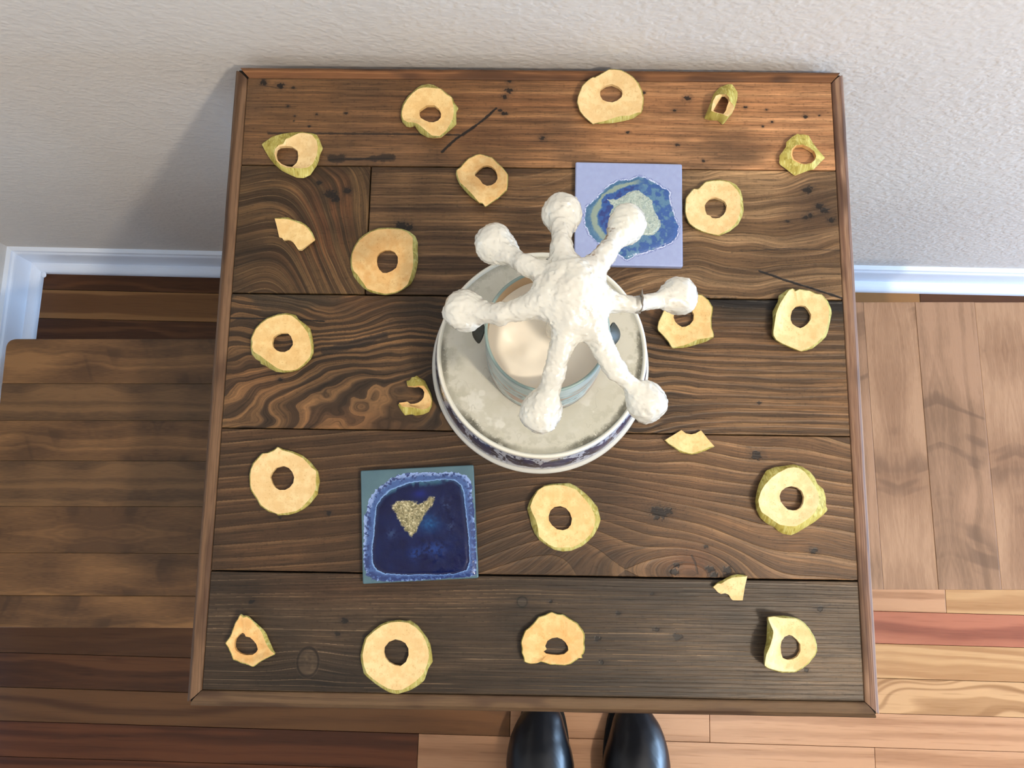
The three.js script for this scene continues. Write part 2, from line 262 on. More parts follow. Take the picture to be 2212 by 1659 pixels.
const LOOKS = {
  top: (x, z, R) => {   // warm, even-grained board, dirty at its left end
    const g = z + 0.006 * (fbm2(x * 5, z * 9, 3) - 0.5), b = sstep(0.25, 0.8, bands(g, x, 190, 3));
    const e = sstep(-0.12, 0.22, x + 0.08 * (fbm2(x * 9, z * 20, 2) - 0.5)); mix3(R.c, [lerp(122, 184, e), lerp(84, 132, e), lerp(55, 94, e)], [lerp(88, 142, e), lerp(57, 95, e), lerp(36, 65, e)], b * 0.7);
    const l = sstep(0.05, -0.3, x + 0.15 * (noise2(x * 9, z * 22) - 0.5)); tint(R.c, [96, 70, 48], 0.55 * l);
    tint(R.c, [84, 62, 46], 0.7 * sstep(0.45, 0.8, fbm2(x * 11 + 4, z * 24, 3) + 0.35 * gauss(x, z, -0.29, -0.28, 0.03, 0.03) + 0.2 * gauss(x, z, -0.25, -0.205, 0.12, 0.02)));
    tint(R.c, [172, 118, 80], 0.35 * sstep(0.5, 0.75, fbm2(x * 8 + 30, z * 18, 2)) * sstep(-0.1, 0.15, x));
    R.g = g;
    R.t = -b * 0.6;
  },
  swirl: (x, z, R) => {   // short board whose grain runs down into a reddish swirl
    const s = sstep(-0.30, -0.20, x), w = 0.020 * (fbm2(x * 11, z * 11, 3) - 0.5), g = z - 1.55 * (x + 0.245) * s * (0.72 + 0.45 * sstep(-0.2, -0.08, z)) + w + 0.02 * gauss(x, z, -0.19, -0.195, 0.03);
    const [f, id] = saw(g, x, 120, 7), line = (1 - sstep(0.0, 0.16, f)) * sstep(0.2, 0.5, id + 0.3 * noise2(x * 40, z * 40)), b = bands(g, x, 110, 11);
    mix3(R.c, [98, 74, 51], [66, 49, 34], sstep(0.3, 0.7, b)); tint(R.c, [146, 120, 90], 0.55 * line);
    tint(R.c, [126, 72, 44], 0.65 * gauss(x + 0.25 * (z + 0.16), z, -0.205, -0.155, 0.034, 0.05) * sstep(0.3, 0.65, noise2(g * 300, x * 30))); tint(R.c, [60, 46, 34], 0.5 * sstep(0.5, 0.72, fbm2(x * 20, z * 20 + 5, 3)));
    R.g = g * 0.7; R.a = (x + 1.3 * z * s) * 0.7;
    R.t = line * 0.6 - 0.3;
  },
  second: (x, z, R) => {   // long board, darker at the left, pale wavy figure at the right
    const r = sstep(-0.02, 0.16, x), g = z + 0.012 * (fbm2(x * 6, z * 12, 3) - 0.5) + r * 0.045 * (fbm2(x * 9 + 7, z * 11 + 3, 3) - 0.5) + r * 0.06 * x;
    const b = sstep(0.36, 0.64, bands(g, x, lerp(95, 75, r), 19)), [f] = saw(g, x, lerp(95, 62, r), 5), line = (1 - sstep(0, 0.22, f)) * 0.8;
    mix3(R.c, [112, 82, 57], [78, 56, 39], b); const pale = [0, 0, 0]; mix3(pale, [152, 118, 88], [102, 76, 54], b); tint(R.c, pale, r); tint(R.c, [166, 130, 98], 0.4 * line);
    tint(R.c, [74, 54, 40], 0.75 * gauss(x, z, 0.275, -0.165, 0.035, 0.035)); tint(R.c, [70, 52, 38], 0.5 * sstep(0.5, 0.75, fbm2(x * 9 + 3, z * 20, 2)) * (1 - r));
    R.g = g;
    R.t = line - b * 0.7;
  },
  third: (x, z, R) => {   // bold cathedral figure, running out into straight stripes on the right
    const a = 1 - sstep(0.06, 0.2, x), g = z + a * (0.105 * (fbm2(x * 5.5 + 2, z * 9 + 4, 3) - 0.5) + 0.022 * (fbm2(x * 22 + 5, z * 30, 3) - 0.5)) + 0.05 * a * gauss(x, z, -0.09, 0.02, 0.09, 0.05) + 0.004 * (noise2(x * 12, z * 60) - 0.5);
    const [f, id] = saw(g, x, lerp(120, 88, a), 3), n = f + 0.38 * (noise2(g * 260 + 3, x * 26) - 0.5), light = 1 - sstep(0.34 + 0.22 * id, 0.5 + 0.25 * id, n);
    mix3(R.c, [70, 52, 38], [126, 92, 63], light); const st = [0, 0, 0]; mix3(st, [104, 77, 55], [150, 113, 83], light * 0.9); tint(R.c, st, 1 - a);
    tint(R.c, [60, 46, 34], 0.55 * sstep(0.45, 0.72, fbm2(x * 9, z * 17 + 8, 3)) * a); tint(R.c, [62, 52, 42], 0.75 * sstep(-0.035, -0.068, z) * sstep(0.5, 0.62, noise2(x * 28, z * 40) + 0.1) ); tint(R.c, [142, 94, 62], 0.35 * sstep(0.55, 0.8, fbm2(x * 7 + 11, z * 13, 2)));
    tint(R.c, [52, 44, 36], 0.8 * sstep(0.12, 0.2, x) * sstep(-0.035, -0.06, z)); tint(R.c, [160, 112, 74], 0.4 * gauss(x, z, 0.27, 0.035, 0.07, 0.03));
    R.g = g;
    R.t = light * 0.9 - 0.4;
  },
  fourth: (x, z, R) => {   // spaced pale growth lines, a swirl round the knot at the right
    const k = gauss(x, z, 0.147, 0.186, 0.05, 0.026), hump = gauss(x, z, 0.07, 0.15, 0.11, 0.05), r = sstep(-0.05, 0.13, x);
    const g = z + 0.085 * Math.min(x, 0.02) * (1 - r) + 0.012 * (fbm2(x * 5, z * 9, 3) - 0.5) + 0.05 * hump + 0.04 * k + r * 0.03 * (fbm2(x * 9, z * 14, 2) - 0.5);
    const [f, id] = saw(g, x, lerp(88, 70, r), 9), line = 1 - sstep(0.02, 0.24, f), b = sstep(0.1, 0.9, f);
    mix3(R.c, [100, 72, 50], [74, 53, 37], b * 0.8); const rt = [0, 0, 0]; mix3(rt, [150, 112, 82], [108, 78, 55], b); tint(R.c, rt, sstep(0, 0.2, x + 0.1 * (fbm2(x * 10, z * 10, 2) - 0.5)));
    tint(R.c, [180, 144, 110], 0.6 * line * (0.3 + 0.7 * id)); tint(R.c, [112, 72, 50], 0.75 * gauss(x, z, 0.146, 0.18, 0.022, 0.016)); tint(R.c, [92, 66, 47], 0.6 * gauss(x, z, 0.1, 0.12, 0.07, 0.02));
    tint(R.c, [62, 48, 36], 0.5 * sstep(0.5, 0.8, fbm2(x * 8 + 20, z * 22, 3)) * (1 - 0.6 * r));
    R.g = g;
    R.t = line - b * 0.3;
  },
  front: (x, z, R) => {   // grey-brown board with many fine pale ridges and a knot
    const k = gauss(x, z, -0.2017, 0.2715, 0.03, 0.016), dk = Math.hypot((x + 0.2017) / 0.010, (z - 0.2715) / 0.013);
    const g = z + 0.006 * (fbm2(x * 4, z * 8, 3) - 0.5) + 0.006 * k + (x < -0.02 ? 0.03 * (x + 0.02) * sstep(0.26, 0.2, z) : 0);
    const [f, id] = saw(g, x, 240, 13), line = 1 - sstep(0.04, 0.32, f), b = bands(g, x, 70, 23);
    mix3(R.c, [76, 63, 50], [56, 46, 36], sstep(0.3, 0.7, b)); tint(R.c, [176, 154, 130], 0.9 * (1 - sstep(0.03, 0.2, f)) * (0.2 + 0.8 * id) * sstep(0.25, 0.55, noise2(x * 18 + id * 50, g * 190)));
    tint(R.c, [112, 96, 80], 0.7 * sstep(0.08, 0.26, x)); tint(R.c, [92, 66, 46], 0.5 * gauss(x, z, -0.17, 0.205, 0.1, 0.016)); tint(R.c, [46, 40, 34], 0.5 * sstep(0.48, 0.75, fbm2(x * 7 + 2, z * 15, 3)));  // lighter right end: sheen on the varnish put into the board colour
    if (dk < 1.1) { mix3(R.c, [92, 79, 65], [54, 45, 37], 0.55 * noise2(dk * 4 + 9, Math.atan2(z - 0.2715, x + 0.2017) * 1.5) + 0.9 * sstep(0.82, 0.92, dk) * (1 - sstep(1, 1.1, dk))); }
    const nail = Math.hypot(x + 0.0095, z - 0.2158) / 0.0052; if (nail < 1.5) tint(R.c, nail < 0.75 ? [70, 64, 58] : [40, 36, 32], nail < 1 ? 0.9 : 0.5 * (1.5 - nail));
    R.g = g;
    R.t = line - 0.3;
  },
};
const TONES = { top: [0.96, 1.0, 0.99, 0.35], swirl: [0.84, 0.85, 0.8, 0.75], second: [0.88, 0.91, 0.89, 0.55], third: [0.74, 0.76, 0.73, 0.75], fourth: [0.76, 0.77, 0.73, 0.3], front: [0.80, 0.78, 0.74, 0.55] };
const table = tag(group('side_table'), 'square reclaimed-wood side table with mitred border against the white wall', 'table');
{
  const L = 0.2955, rows = [   // x0, x1, z0, z1, look
    [-L, L, -0.2975, -0.2038, 'top', 3], [-L, -0.1660, -0.2028, -0.0715, 'swirl', 7], [-0.1650, L, -0.2028, -0.0715, 'second', 11],
    [-L, L, -0.0703, 0.0604, 'third', 17], [-L, L, 0.0611, 0.1920, 'fourth', 23], [-L, L, 0.1932, 0.2970, 'front', 31],
  ];
  for (const [x0, x1, z0, z1, look, seed] of rows) {
    const w = x1 - x0, d = z1 - z0, tex = plankTexture(x0, z0, w, d, Math.round(w / 0.00036), Math.round(d / 0.00036), LOOKS[look], seed, TONES[look]);
    const g = box(w, 0.02, d, 0.0012); g.translate((x0 + x1) / 2, HT - 0.01, (z0 + z1) / 2); uvPlanar(g, (x) => (x - x0) / w, (x, y, z) => 1 - (z - z0) / d);
    mesh('plank', g, phys({ ...tex, bumpScale: 0.0007, roughness: 0.44, specularIntensity: 0.5 }), table);
  }
  // border strips with mitred ends, rounded outer edge
  const borderTex = (seed, light, dark) => paint(1024, 64, (u, v, o) => {
    const x = u * 0.62, z = v * 0.032, g = z + 0.006 * (fbm2(x * 8 + seed, z * 30, 3) - 0.5), b = bands(g, x, 420, seed), f = noise2(x * 90, z * 2500 + seed);
    const st = sstep(0.52, 0.75, fbm2(x * 16 + seed, z * 60, 3)); mix3(o, light, dark, clamp(sstep(0.3, 0.7, b) * 0.8 + (f - 0.5) * 0.4)); tint(o, [58, 42, 34], 0.55 * st); o[3] = 160 - 80 * b;
  }, { bump: true });
  const bt = [borderTex(2, [142, 100, 68], [104, 70, 46]), borderTex(9, [98, 78, 58], [64, 49, 36]), borderTex(14, [118, 92, 70], [78, 58, 42]), borderTex(21, [146, 116, 92], [92, 66, 54])];
  const W = 0.0145, prof = []; prof.push([0, -0.022], [0, -0.0012], [0.0006, -0.0002], [0.0016, 0.0003]);
  for (let i = 0; i <= 8; i++) { const a = Math.PI / 2 - (i / 8) * Math.PI / 2; prof.push([W - 0.009 + 0.009 * Math.cos(a), -0.0087 + 0.009 * Math.sin(a)]); } prof.push([W, -0.026], [0.001, -0.026]);
  const strip = (half, tex, px, pz, turn, gapA, gapB) => {   // runs along x, inner edge at z = 0, outer edge at z = W
    const rows = [], N = 24;
    for (let i = 0; i <= N; i++) rows.push(prof.map(([d, y]) => { const round = 0.0032 * (d / W) ** 3, e0 = -(half + d - round - gapA), e1 = half + d - round - gapB, wob = 0.00012 * Math.sin(i * 1.9 + px * 50) * (d > 0.004 ? 1 : 0); return [lerp(e0, e1, i / N), y, d + wob]; }));
    const g0 = grid(rows, true), caps = [0, N].map((i) => { const s = new THREE.Shape(rows[i].map((p) => new THREE.Vector2(p[2], p[1]))), c = new THREE.ShapeGeometry(s), q = c.attributes.position; for (let k = 0; k < q.count; k++) { const dz = q.getX(k), yy = q.getY(k), round = 0.0032 * (dz / W) ** 3; q.setXYZ(k, i ? half + dz - round - gapB : -(half + dz - round - gapA), yy, dz); } c.computeVertexNormals(); c.deleteAttribute('uv'); return c; });
    let g = mergeGeometries([g0, ...caps].map((q) => { const n = q.toNonIndexed(); n.deleteAttribute('normal'); n.deleteAttribute('uv'); return n; })); g = toCreasedNormals(mergeVertices(g, 1e-5), 0.7);
    uvPlanar(g, (x) => (x + half) / (2 * half), (x, y, z) => clamp((z - y) / 0.036)); g.rotateY(turn); g.translate(px, HT, pz);
    mesh('border_strip', g, phys({ ...tex, bumpScale: 0.0005, roughness: 0.6, specularIntensity: 0.35 }), table);
  };
  strip(0.2960, bt[1], 0, 0.2975, 0, 0.0004, 0.0004); strip(0.2960, bt[0], 0, -0.2975, Math.PI, 0.0004, 0.0018);
  strip(0.2975, bt[2], -0.2960, 0, -Math.PI / 2, 0.0012, 0.0004); strip(0.2975, bt[3], 0.2960, 0, Math.PI / 2, 0.0004, 0.0007);
  for (const a of [-1, 1]) for (const b of [-1, 1]) mesh('corner_block', box(0.011, 0.016, 0.011, 0.001).translate(a * 0.3015, HT - 0.0125, b * 0.3030), std({ color: srgb(26, 19, 14), roughness: 0.9 }), table);
  const wood = phys({ ...borderTex(33, [112, 78, 52], [78, 52, 34]), roughness: 0.5 });
  mesh('under_board', box(0.592, 0.008, 0.594, 0.001).translate(0, HT - 0.0245, 0), std({ color: srgb(30, 22, 16), roughness: 0.9 }), table);
  for (const s of [-1, 1]) { mesh('apron', box(0.5, 0.07, 0.018).translate(0, HT - 0.0635, s * 0.262), wood, table); mesh('apron', box(0.018, 0.07, 0.5).translate(s * 0.262, HT - 0.0635, 0), wood, table); for (const t of [-1, 1]) mesh('leg', box(0.046, HT - 0.029, 0.046, 0.003).translate(s * 0.262, (HT - 0.029) / 2, t * 0.262), wood, table); }
}

// ---------------------------------------------------------------- two low stools at the table's sides
function stoolTexture(seed, light, dark) {
  return paint(1024, 256, (u, v, o) => {
    const x = u * 0.4, z = v * 0.1, g = z + 0.03 * (fbm2(x * 8 + seed, z * 14, 3) - 0.5), b = bands(g, x, 130, seed), f = noise2(x * 160 + seed, z * 1900), p = fbm2(x * 12 + seed * 2, z * 22, 3), c = fbm2(x * 80 + z * 30, z * 16 + seed, 2);
    mix3(o, light, dark, clamp(sstep(0.25, 0.75, b) * 0.55 + (f - 0.5) * 0.35 + (p - 0.45) * 1.6)); tint(o, [dark[0] * 0.7, dark[1] * 0.7, dark[2] * 0.72], 0.4 * sstep(0.58, 0.75, c) * sstep(0.5, 0.75, p)); o[3] = 150 - 60 * b + 40 * (f - 0.5);
  }, { bump: true, repeat: 'mirror' });
}
const stoolTex = [stoolTexture(4, [126, 93, 59], [78, 56, 36]), stoolTexture(12, [108, 81, 53], [66, 49, 33]), stoolTexture(26, [170, 138, 112], [134, 104, 82]), stoolTexture(35, [162, 130, 106], [124, 98, 78])];
const stoolMat = stoolTex.map((t) => phys({ ...t, bumpScale: 0.0004, roughness: 0.42, specularIntensity: 0.5 }));
function endBoard(across, w, S, side) {   // outermost board: its two outer corners are rounded
  const r = 0.014, h = S / 2, s = new THREE.Shape(); s.moveTo(-h, -w / 2); s.lineTo(h, -w / 2); s.lineTo(h, w / 2 - r); s.quadraticCurveTo(h, w / 2, h - r, w / 2); s.lineTo(-h + r, w / 2); s.quadraticCurveTo(-h, w / 2, -h, w / 2 - r);
  const g = new THREE.ExtrudeGeometry(s, { depth: 0.025, bevelEnabled: true, bevelSize: 0.0012, bevelThickness: 0.0015, bevelOffset: -0.0012, bevelSegments: 2, curveSegments: 8 }); g.translate(0, 0, -0.0125); g.rotateX(Math.PI / 2); if (side < 0) g.rotateY(Math.PI); if (across) g.rotateY(Math.PI / 2); return g;
}
function stool(x, z, across, label) {
  const s = tag(group('low_stool', [x, 0, z], 0.0125), label, 'stool', 'low wooden stools'), H = 0.4, S = 0.38, n = across ? 5 : 5, r = rng(across ? 8 : 15), edges = [0];
  const cuts = across ? [0, 0.069, 0.142, 0.212, 0.292, 0.38] : [0, 0.062, 0.112, 0.166, 0.226, 0.286, 0.34, 0.38];
  for (let i = 0; i + 1 < cuts.length; i++) {
    const a = cuts[i] - S / 2, w = cuts[i + 1] - cuts[i], outer = i === 0 ? -1 : i + 2 === cuts.length ? 1 : 0, g = outer ? endBoard(across, w - 0.0001, S, outer) : across ? box(w - 0.0001, 0.028, S, 0.0007) : box(S, 0.028, w - 0.0001, 0.0007), ou = r(), ov = r(), flip = r() < 0.5 ? -1 : 1;
    if (across) uvPlanar(g, (px, py, pz) => flip * pz / 0.4 + ou, (px) => px / 0.1 + ov); else uvPlanar(g, (px) => flip * px / 0.4 + ou, (px, py, pz) => pz / 0.1 + ov);
    g.translate(across ? a + w / 2 : 0, H - 0.014 + (r() - 0.5) * 0.0004, across ? 0 : a + w / 2);
    mesh('top_board', g, stoolMat[across ? 2 + i % 2 : i % 3 === 2 ? 0 : i % 2], s);
  }
  for (const a of [-1, 1]) { mesh('apron', box(S - 0.05, 0.06, 0.02).translate(0, H - 0.058, a * (S / 2 - 0.025)), stoolMat[1], s); mesh('apron', box(0.02, 0.06, S - 0.05).translate(a * (S / 2 - 0.025), H - 0.058, 0), stoolMat[1], s); for (const b of [-1, 1]) mesh('leg', box(0.045, H - 0.028, 0.045, 0.004).translate(a * (S / 2 - 0.026), (H - 0.028) / 2, b * (S / 2 - 0.026)), stoolMat[0], s); }
  return s;
}
stool(-0.5235, 0.0945, false, 'low dark brown wooden stool left of the table, boards running sideways');
stool(0.5000, 0.0305, true, 'low pale worn wooden stool right of the table, boards running towards the wall');

// ---------------------------------------------------------------- dish, candle, ornament in the middle of the table
const DC = [0.0048, -0.0027];
const dish = tag(group('upturned_dish', [DC[0], HT, DC[1]]), 'white upside-down ceramic dish with navy patterned band, under the teal candle cup', 'dish');
function lathe(pts, n = 128) { return new THREE.LatheGeometry(pts.map((p) => new THREE.Vector2(...p)), n); }
{
  const glaze = phys({ color: srgb(226, 226, 218), roughness: 0.22, clearcoat: 0.4, clearcoatRoughness: 0.12 });
  mesh('lip', lathe([[0.088, 0.006], [0.089, 0.0015], [0.092, 0.0003], [0.0995, 0.0003], [0.1022, 0.0018], [0.1027, 0.004], [0.1021, 0.0064], [0.1004, 0.0085], [0.0993, 0.0105], [0.0990, 0.012]]), glaze, dish);
  const band = paint(2048, 192, (u, v, o) => {   // big dark leaves and flower heads on a blue-white ground, between white edges
    const a = u * 17, i = Math.floor(a), f = a - i - 0.5, h = v - 0.5, w1 = fbm2(u * 120, v * 5, 3) - 0.5, w2 = fbm2(u * 260 + 9, v * 11, 3) - 0.5; let ink = 0;
    for (const k of [-1, 0, 1]) { const id = (i + k + 17) % 17, r1 = hash2(id, 5), x = f - k + 0.22 * (r1 - 0.5), tilt = (r1 - 0.5) * 1.6, hh = h - tilt * x * 0.5 + 0.06 * Math.sin(x * 9 + id), q = Math.hypot(x / (0.47 + 0.1 * hash2(id, 9)), hh / (0.36 + 0.1 * hash2(id, 3))) + 0.55 * w1; ink = Math.max(ink, 1 - sstep(0.86, 0.93, q)); if (q < 0.8 && Math.abs(hh + 0.05 * w2) < 0.012 + 0.02 * hash2(id, 1)) ink *= 0.45; }
    ink = Math.max(ink, 0.85 * sstep(0.09, 0.13, w2 + 0.35 * w1)) * (1 - sstep(0.43, 0.46, Math.abs(h))); if (Math.abs(Math.abs(h) - 0.48) < 0.008) ink = 0.5;
    mix3(o, [196, 202, 216], [36, 38, 58], ink * (0.84 + 0.3 * w2)); tint(o, [52, 66, 126], 0.5 * ink * sstep(0.5, 0.7, noise2(u * 60, v * 3)));
  });
  const side = lathe([[0.0990, 0.012], [0.0985, 0.016], [0.0973, 0.028], [0.0957, 0.040], [0.0940, 0.050], [0.0930, 0.0555]]);
  uvPlanar(side, (x, y, z) => Math.atan2(z, x) / (2 * Math.PI) + 0.5, (x, y) => (y - 0.012) / 0.0435);
  { const uv = side.uv, p = side.attributes.position, q = side.attributes.uv; for (let i = 0; i < p.count; i++) q.setX(i, Math.floor(i / 6) / 128); }
  mesh('printed_band', side, phys({ ...band, roughness: 0.2, clearcoat: 0.5, clearcoatRoughness: 0.1 }), dish);
  mesh('foot_rim', lathe([[0.0930, 0.0555], [0.0928, 0.0592], [0.0918, 0.0608], [0.0904, 0.0609], [0.0894, 0.0598], [0.0888, 0.0586]]), phys({ color: srgb(228, 226, 212), roughness: 0.28 }), dish);
  const top = paint(1024, 1024, (u, v, o) => {
    const x = (u - 0.5) * 2, y = (v - 0.5) * 2, r = Math.hypot(x, y), a = Math.atan2(y, x), n = fbm2(u * 14, v * 14, 4), g = noise2(u * 420, v * 420), g2 = fbm2(u * 60, v * 60, 3);
    mix3(o, [196, 193, 178], [189, 186, 169], sstep(0.4, 0.65, n)); tint(o, [198, 195, 180], 0.2 * sstep(0.5, 0.7, fbm2(u * 6 + 9, v * 6, 3)));
    const ring = sstep(0.925, 0.99, r + 0.07 * (n - 0.5)), ang = 0.25 + 0.75 * sstep(0.40, 0.62, noise2(Math.cos(a) * 2.2 + 5, Math.sin(a) * 2.2 + 5)); tint(o, [72, 70, 58], ring * ang * sstep(0.38, 0.62, g * 0.4 + g2 * 0.6 + 0.25 * ring) * 0.9);
    tint(o, [150, 147, 128], 0.35 * sstep(0.7, 0.95, r) * sstep(0.5, 0.7, fbm2(u * 35 + 3, v * 35, 3)));
    const chip = sstep(0.66, 0.72, fbm2(u * 9 + 2.4, v * 9 + 7.7, 4) + 0.16 * gauss(x, y, -0.58, -0.62, 0.16) + 0.12 * gauss(x, y, -0.82, 0.22, 0.07) - 0.04); tint(o, [220, 218, 207], 0.6 * chip * sstep(0.5, 0.75, r));
    const cr = Math.abs(fbm2(u * 10 + 31, v * 10 + 17, 3) - 0.5); tint(o, [150, 146, 130], 0.28 * (1 - sstep(0.002, 0.007, cr)) * sstep(0.45, 0.6, noise2(u * 5, v * 5)));
    o[3] = 150 - 30 * chip;
  }, { bump: true });
  const disc = lathe([[0.0001, 0.0584], [0.03, 0.0584], [0.06, 0.0584], [0.08, 0.0584], [0.0872, 0.0585], [0.0889, 0.0588]]); uvPlanar(disc, (x) => x / 0.178 + 0.5, (x, y, z) => 0.5 - z / 0.178);
  mesh('foot_plate', disc, phys({ ...top, bumpScale: 0.0002, roughness: 0.3, clearcoat: 0.25, clearcoatRoughness: 0.2 }), dish);
  mesh('inner_wall', lathe([[0.088, 0.006], [0.091, 0.03], [0.087, 0.052], [0.0001, 0.054]]), glaze, dish);
}
const CUP = { x: 0.0067, y: HT + 0.0585, z: -0.0006 };
const candle = tag(group('candle_cup', [CUP.x, CUP.y, CUP.z]), 'teal painted candle cup of cream wax with leaf handles, on the dish', 'candle');
{
  const paintTex = paint(1024, 160, (u, v, o) => {   // brushed landscape in greys, browns and teal on a pale teal ground
    const n = fbm2(u * 16, v * 5, 4), s = fbm2(u * 44 + 7, v * 34, 3), w = noise2(u * 120, v * 24);
    mix3(o, [150, 178, 178], [120, 150, 156], n); tint(o, [176, 190, 186], 0.8 * sstep(0.52, 0.64, fbm2(u * 9 + 3, v * 12, 3)));
    tint(o, [70, 74, 76], 0.85 * sstep(0.60, 0.68, s) * sstep(0.95, 0.5, v)); tint(o, [150, 104, 78], 0.85 * sstep(0.58, 0.66, fbm2(u * 12 + 40, v * 14 + 5, 3)) * sstep(0.9, 0.6, v)); tint(o, [44, 44, 46], 0.8 * sstep(0.14, 0.04, v + 0.08 * (w - 0.5)));
    const du = ((u - 0.315 + 1.5) % 1 - 0.5) * 0.316, dv = (v - 0.5) * 0.0715, q = Math.hypot(du / 0.0042, dv / 0.011); if (q < 1) tint(o, Math.sin(q * 22) > 0.2 ? [178, 158, 112] : [96, 88, 72], 0.8);
    o[3] = 120 + 60 * s;
  }, { bump: true });
  const outer = lathe([[0.0494, 0.0008], [0.0502, 0.003], [0.0503, 0.016], [0.0494, 0.055], [0.0478, 0.0915]]); { const q = outer.attributes.uv; for (let i = 0; i < q.count; i++) q.setXY(i, Math.floor(i / 5) / 128, [0, 0.03, 0.17, 0.6, 1][i % 5]); }
  mesh('painted_wall', outer, phys({ ...paintTex, bumpScale: 0.0002, roughness: 0.35, clearcoat: 0.3 }), candle);
  mesh('rim', lathe([[0.0478, 0.0915], [0.0484, 0.0940], [0.0483, 0.0957], [0.0475, 0.0966], [0.0464, 0.0963], [0.0459, 0.0949]]), phys({ color: srgb(136, 156, 150), roughness: 0.35 }), candle);
  mesh('inner_wall', lathe([[0.0459, 0.0949], [0.0462, 0.085], [0.0474, 0.05], [0.048, 0.006], [0.0001, 0.004]]), std({ color: srgb(184, 156, 122), roughness: 0.55 }), candle);
  mesh('base', lathe([[0.0001, 0.0004], [0.048, 0.0004], [0.0494, 0.0008]]), std({ color: srgb(60, 58, 56), roughness: 0.6 }), candle);
  const rows = []; for (let j = 0; j <= 48; j++) { const rr = 0.0467 * j / 48, row = []; for (let i = 0; i < 96; i++) { const a = i / 96 * Math.PI * 2, x = rr * Math.cos(a), z = rr * Math.sin(a); const e = j / 48, y = 0.069 + 0.0042 * (fbm2(x * 42 + 8, z * 42 + 3, 2) - 0.5) - 0.0055 * gauss(x, z, -0.026, 0.006, 0.014, 0.012) - 0.003 * gauss(x, z, -0.006, 0.016, 0.012, 0.01) + 0.0012 * gauss(x, z, -0.016, 0.012, 0.006) + 0.002 * e ** 6; row.push([x, y, z]); } rows.push(row); }
  const wg = grid(rows, true); mesh('wax', wg, phys({ color: srgb(246, 238, 220), roughness: 0.42, sheen: 0.2, sheenRoughness: 0.5 }), candle);
  const metal = std({ color: srgb(52, 54, 46), roughness: 0.55, metalness: 0.1 });
  for (const s of [-1, 1]) {   // leaf-shaped ear folded against the wall
    const rows = []; for (let j = 0; j <= 14; j++) { const t = j / 14, wdt = 0.0085 * Math.sin(Math.PI * Math.pow(t, 0.75)) + 0.0008, row = []; for (let i = 0; i <= 8; i++) { const c = i / 4 - 1, out = 0.0490 + 0.0105 * Math.sin(t * Math.PI * 0.85) * (1 - 0.45 * c * c); const zz = -0.002 + c * wdt - 0.006 * t * t; row.push([s * out, 0.088 - 0.034 * t, zz]); } rows.push(row); }
    const g = grid(rows), back = g.clone(); back.translate(-s * 0.0008, 0, 0); mesh('handle', mergeGeometries([g, back]), metal, candle);
    mesh('rivet', new THREE.SphereGeometry(0.0016, 14, 10).translate(s * 0.0498, 0.085, -0.002), metal, candle);
  }
}
const star = tag(group('star_ornament', [0.0231, 0.94, -0.0093]), 'knobbly white star ornament with seven ball-tipped arms, standing in the candle cup', 'ornament');
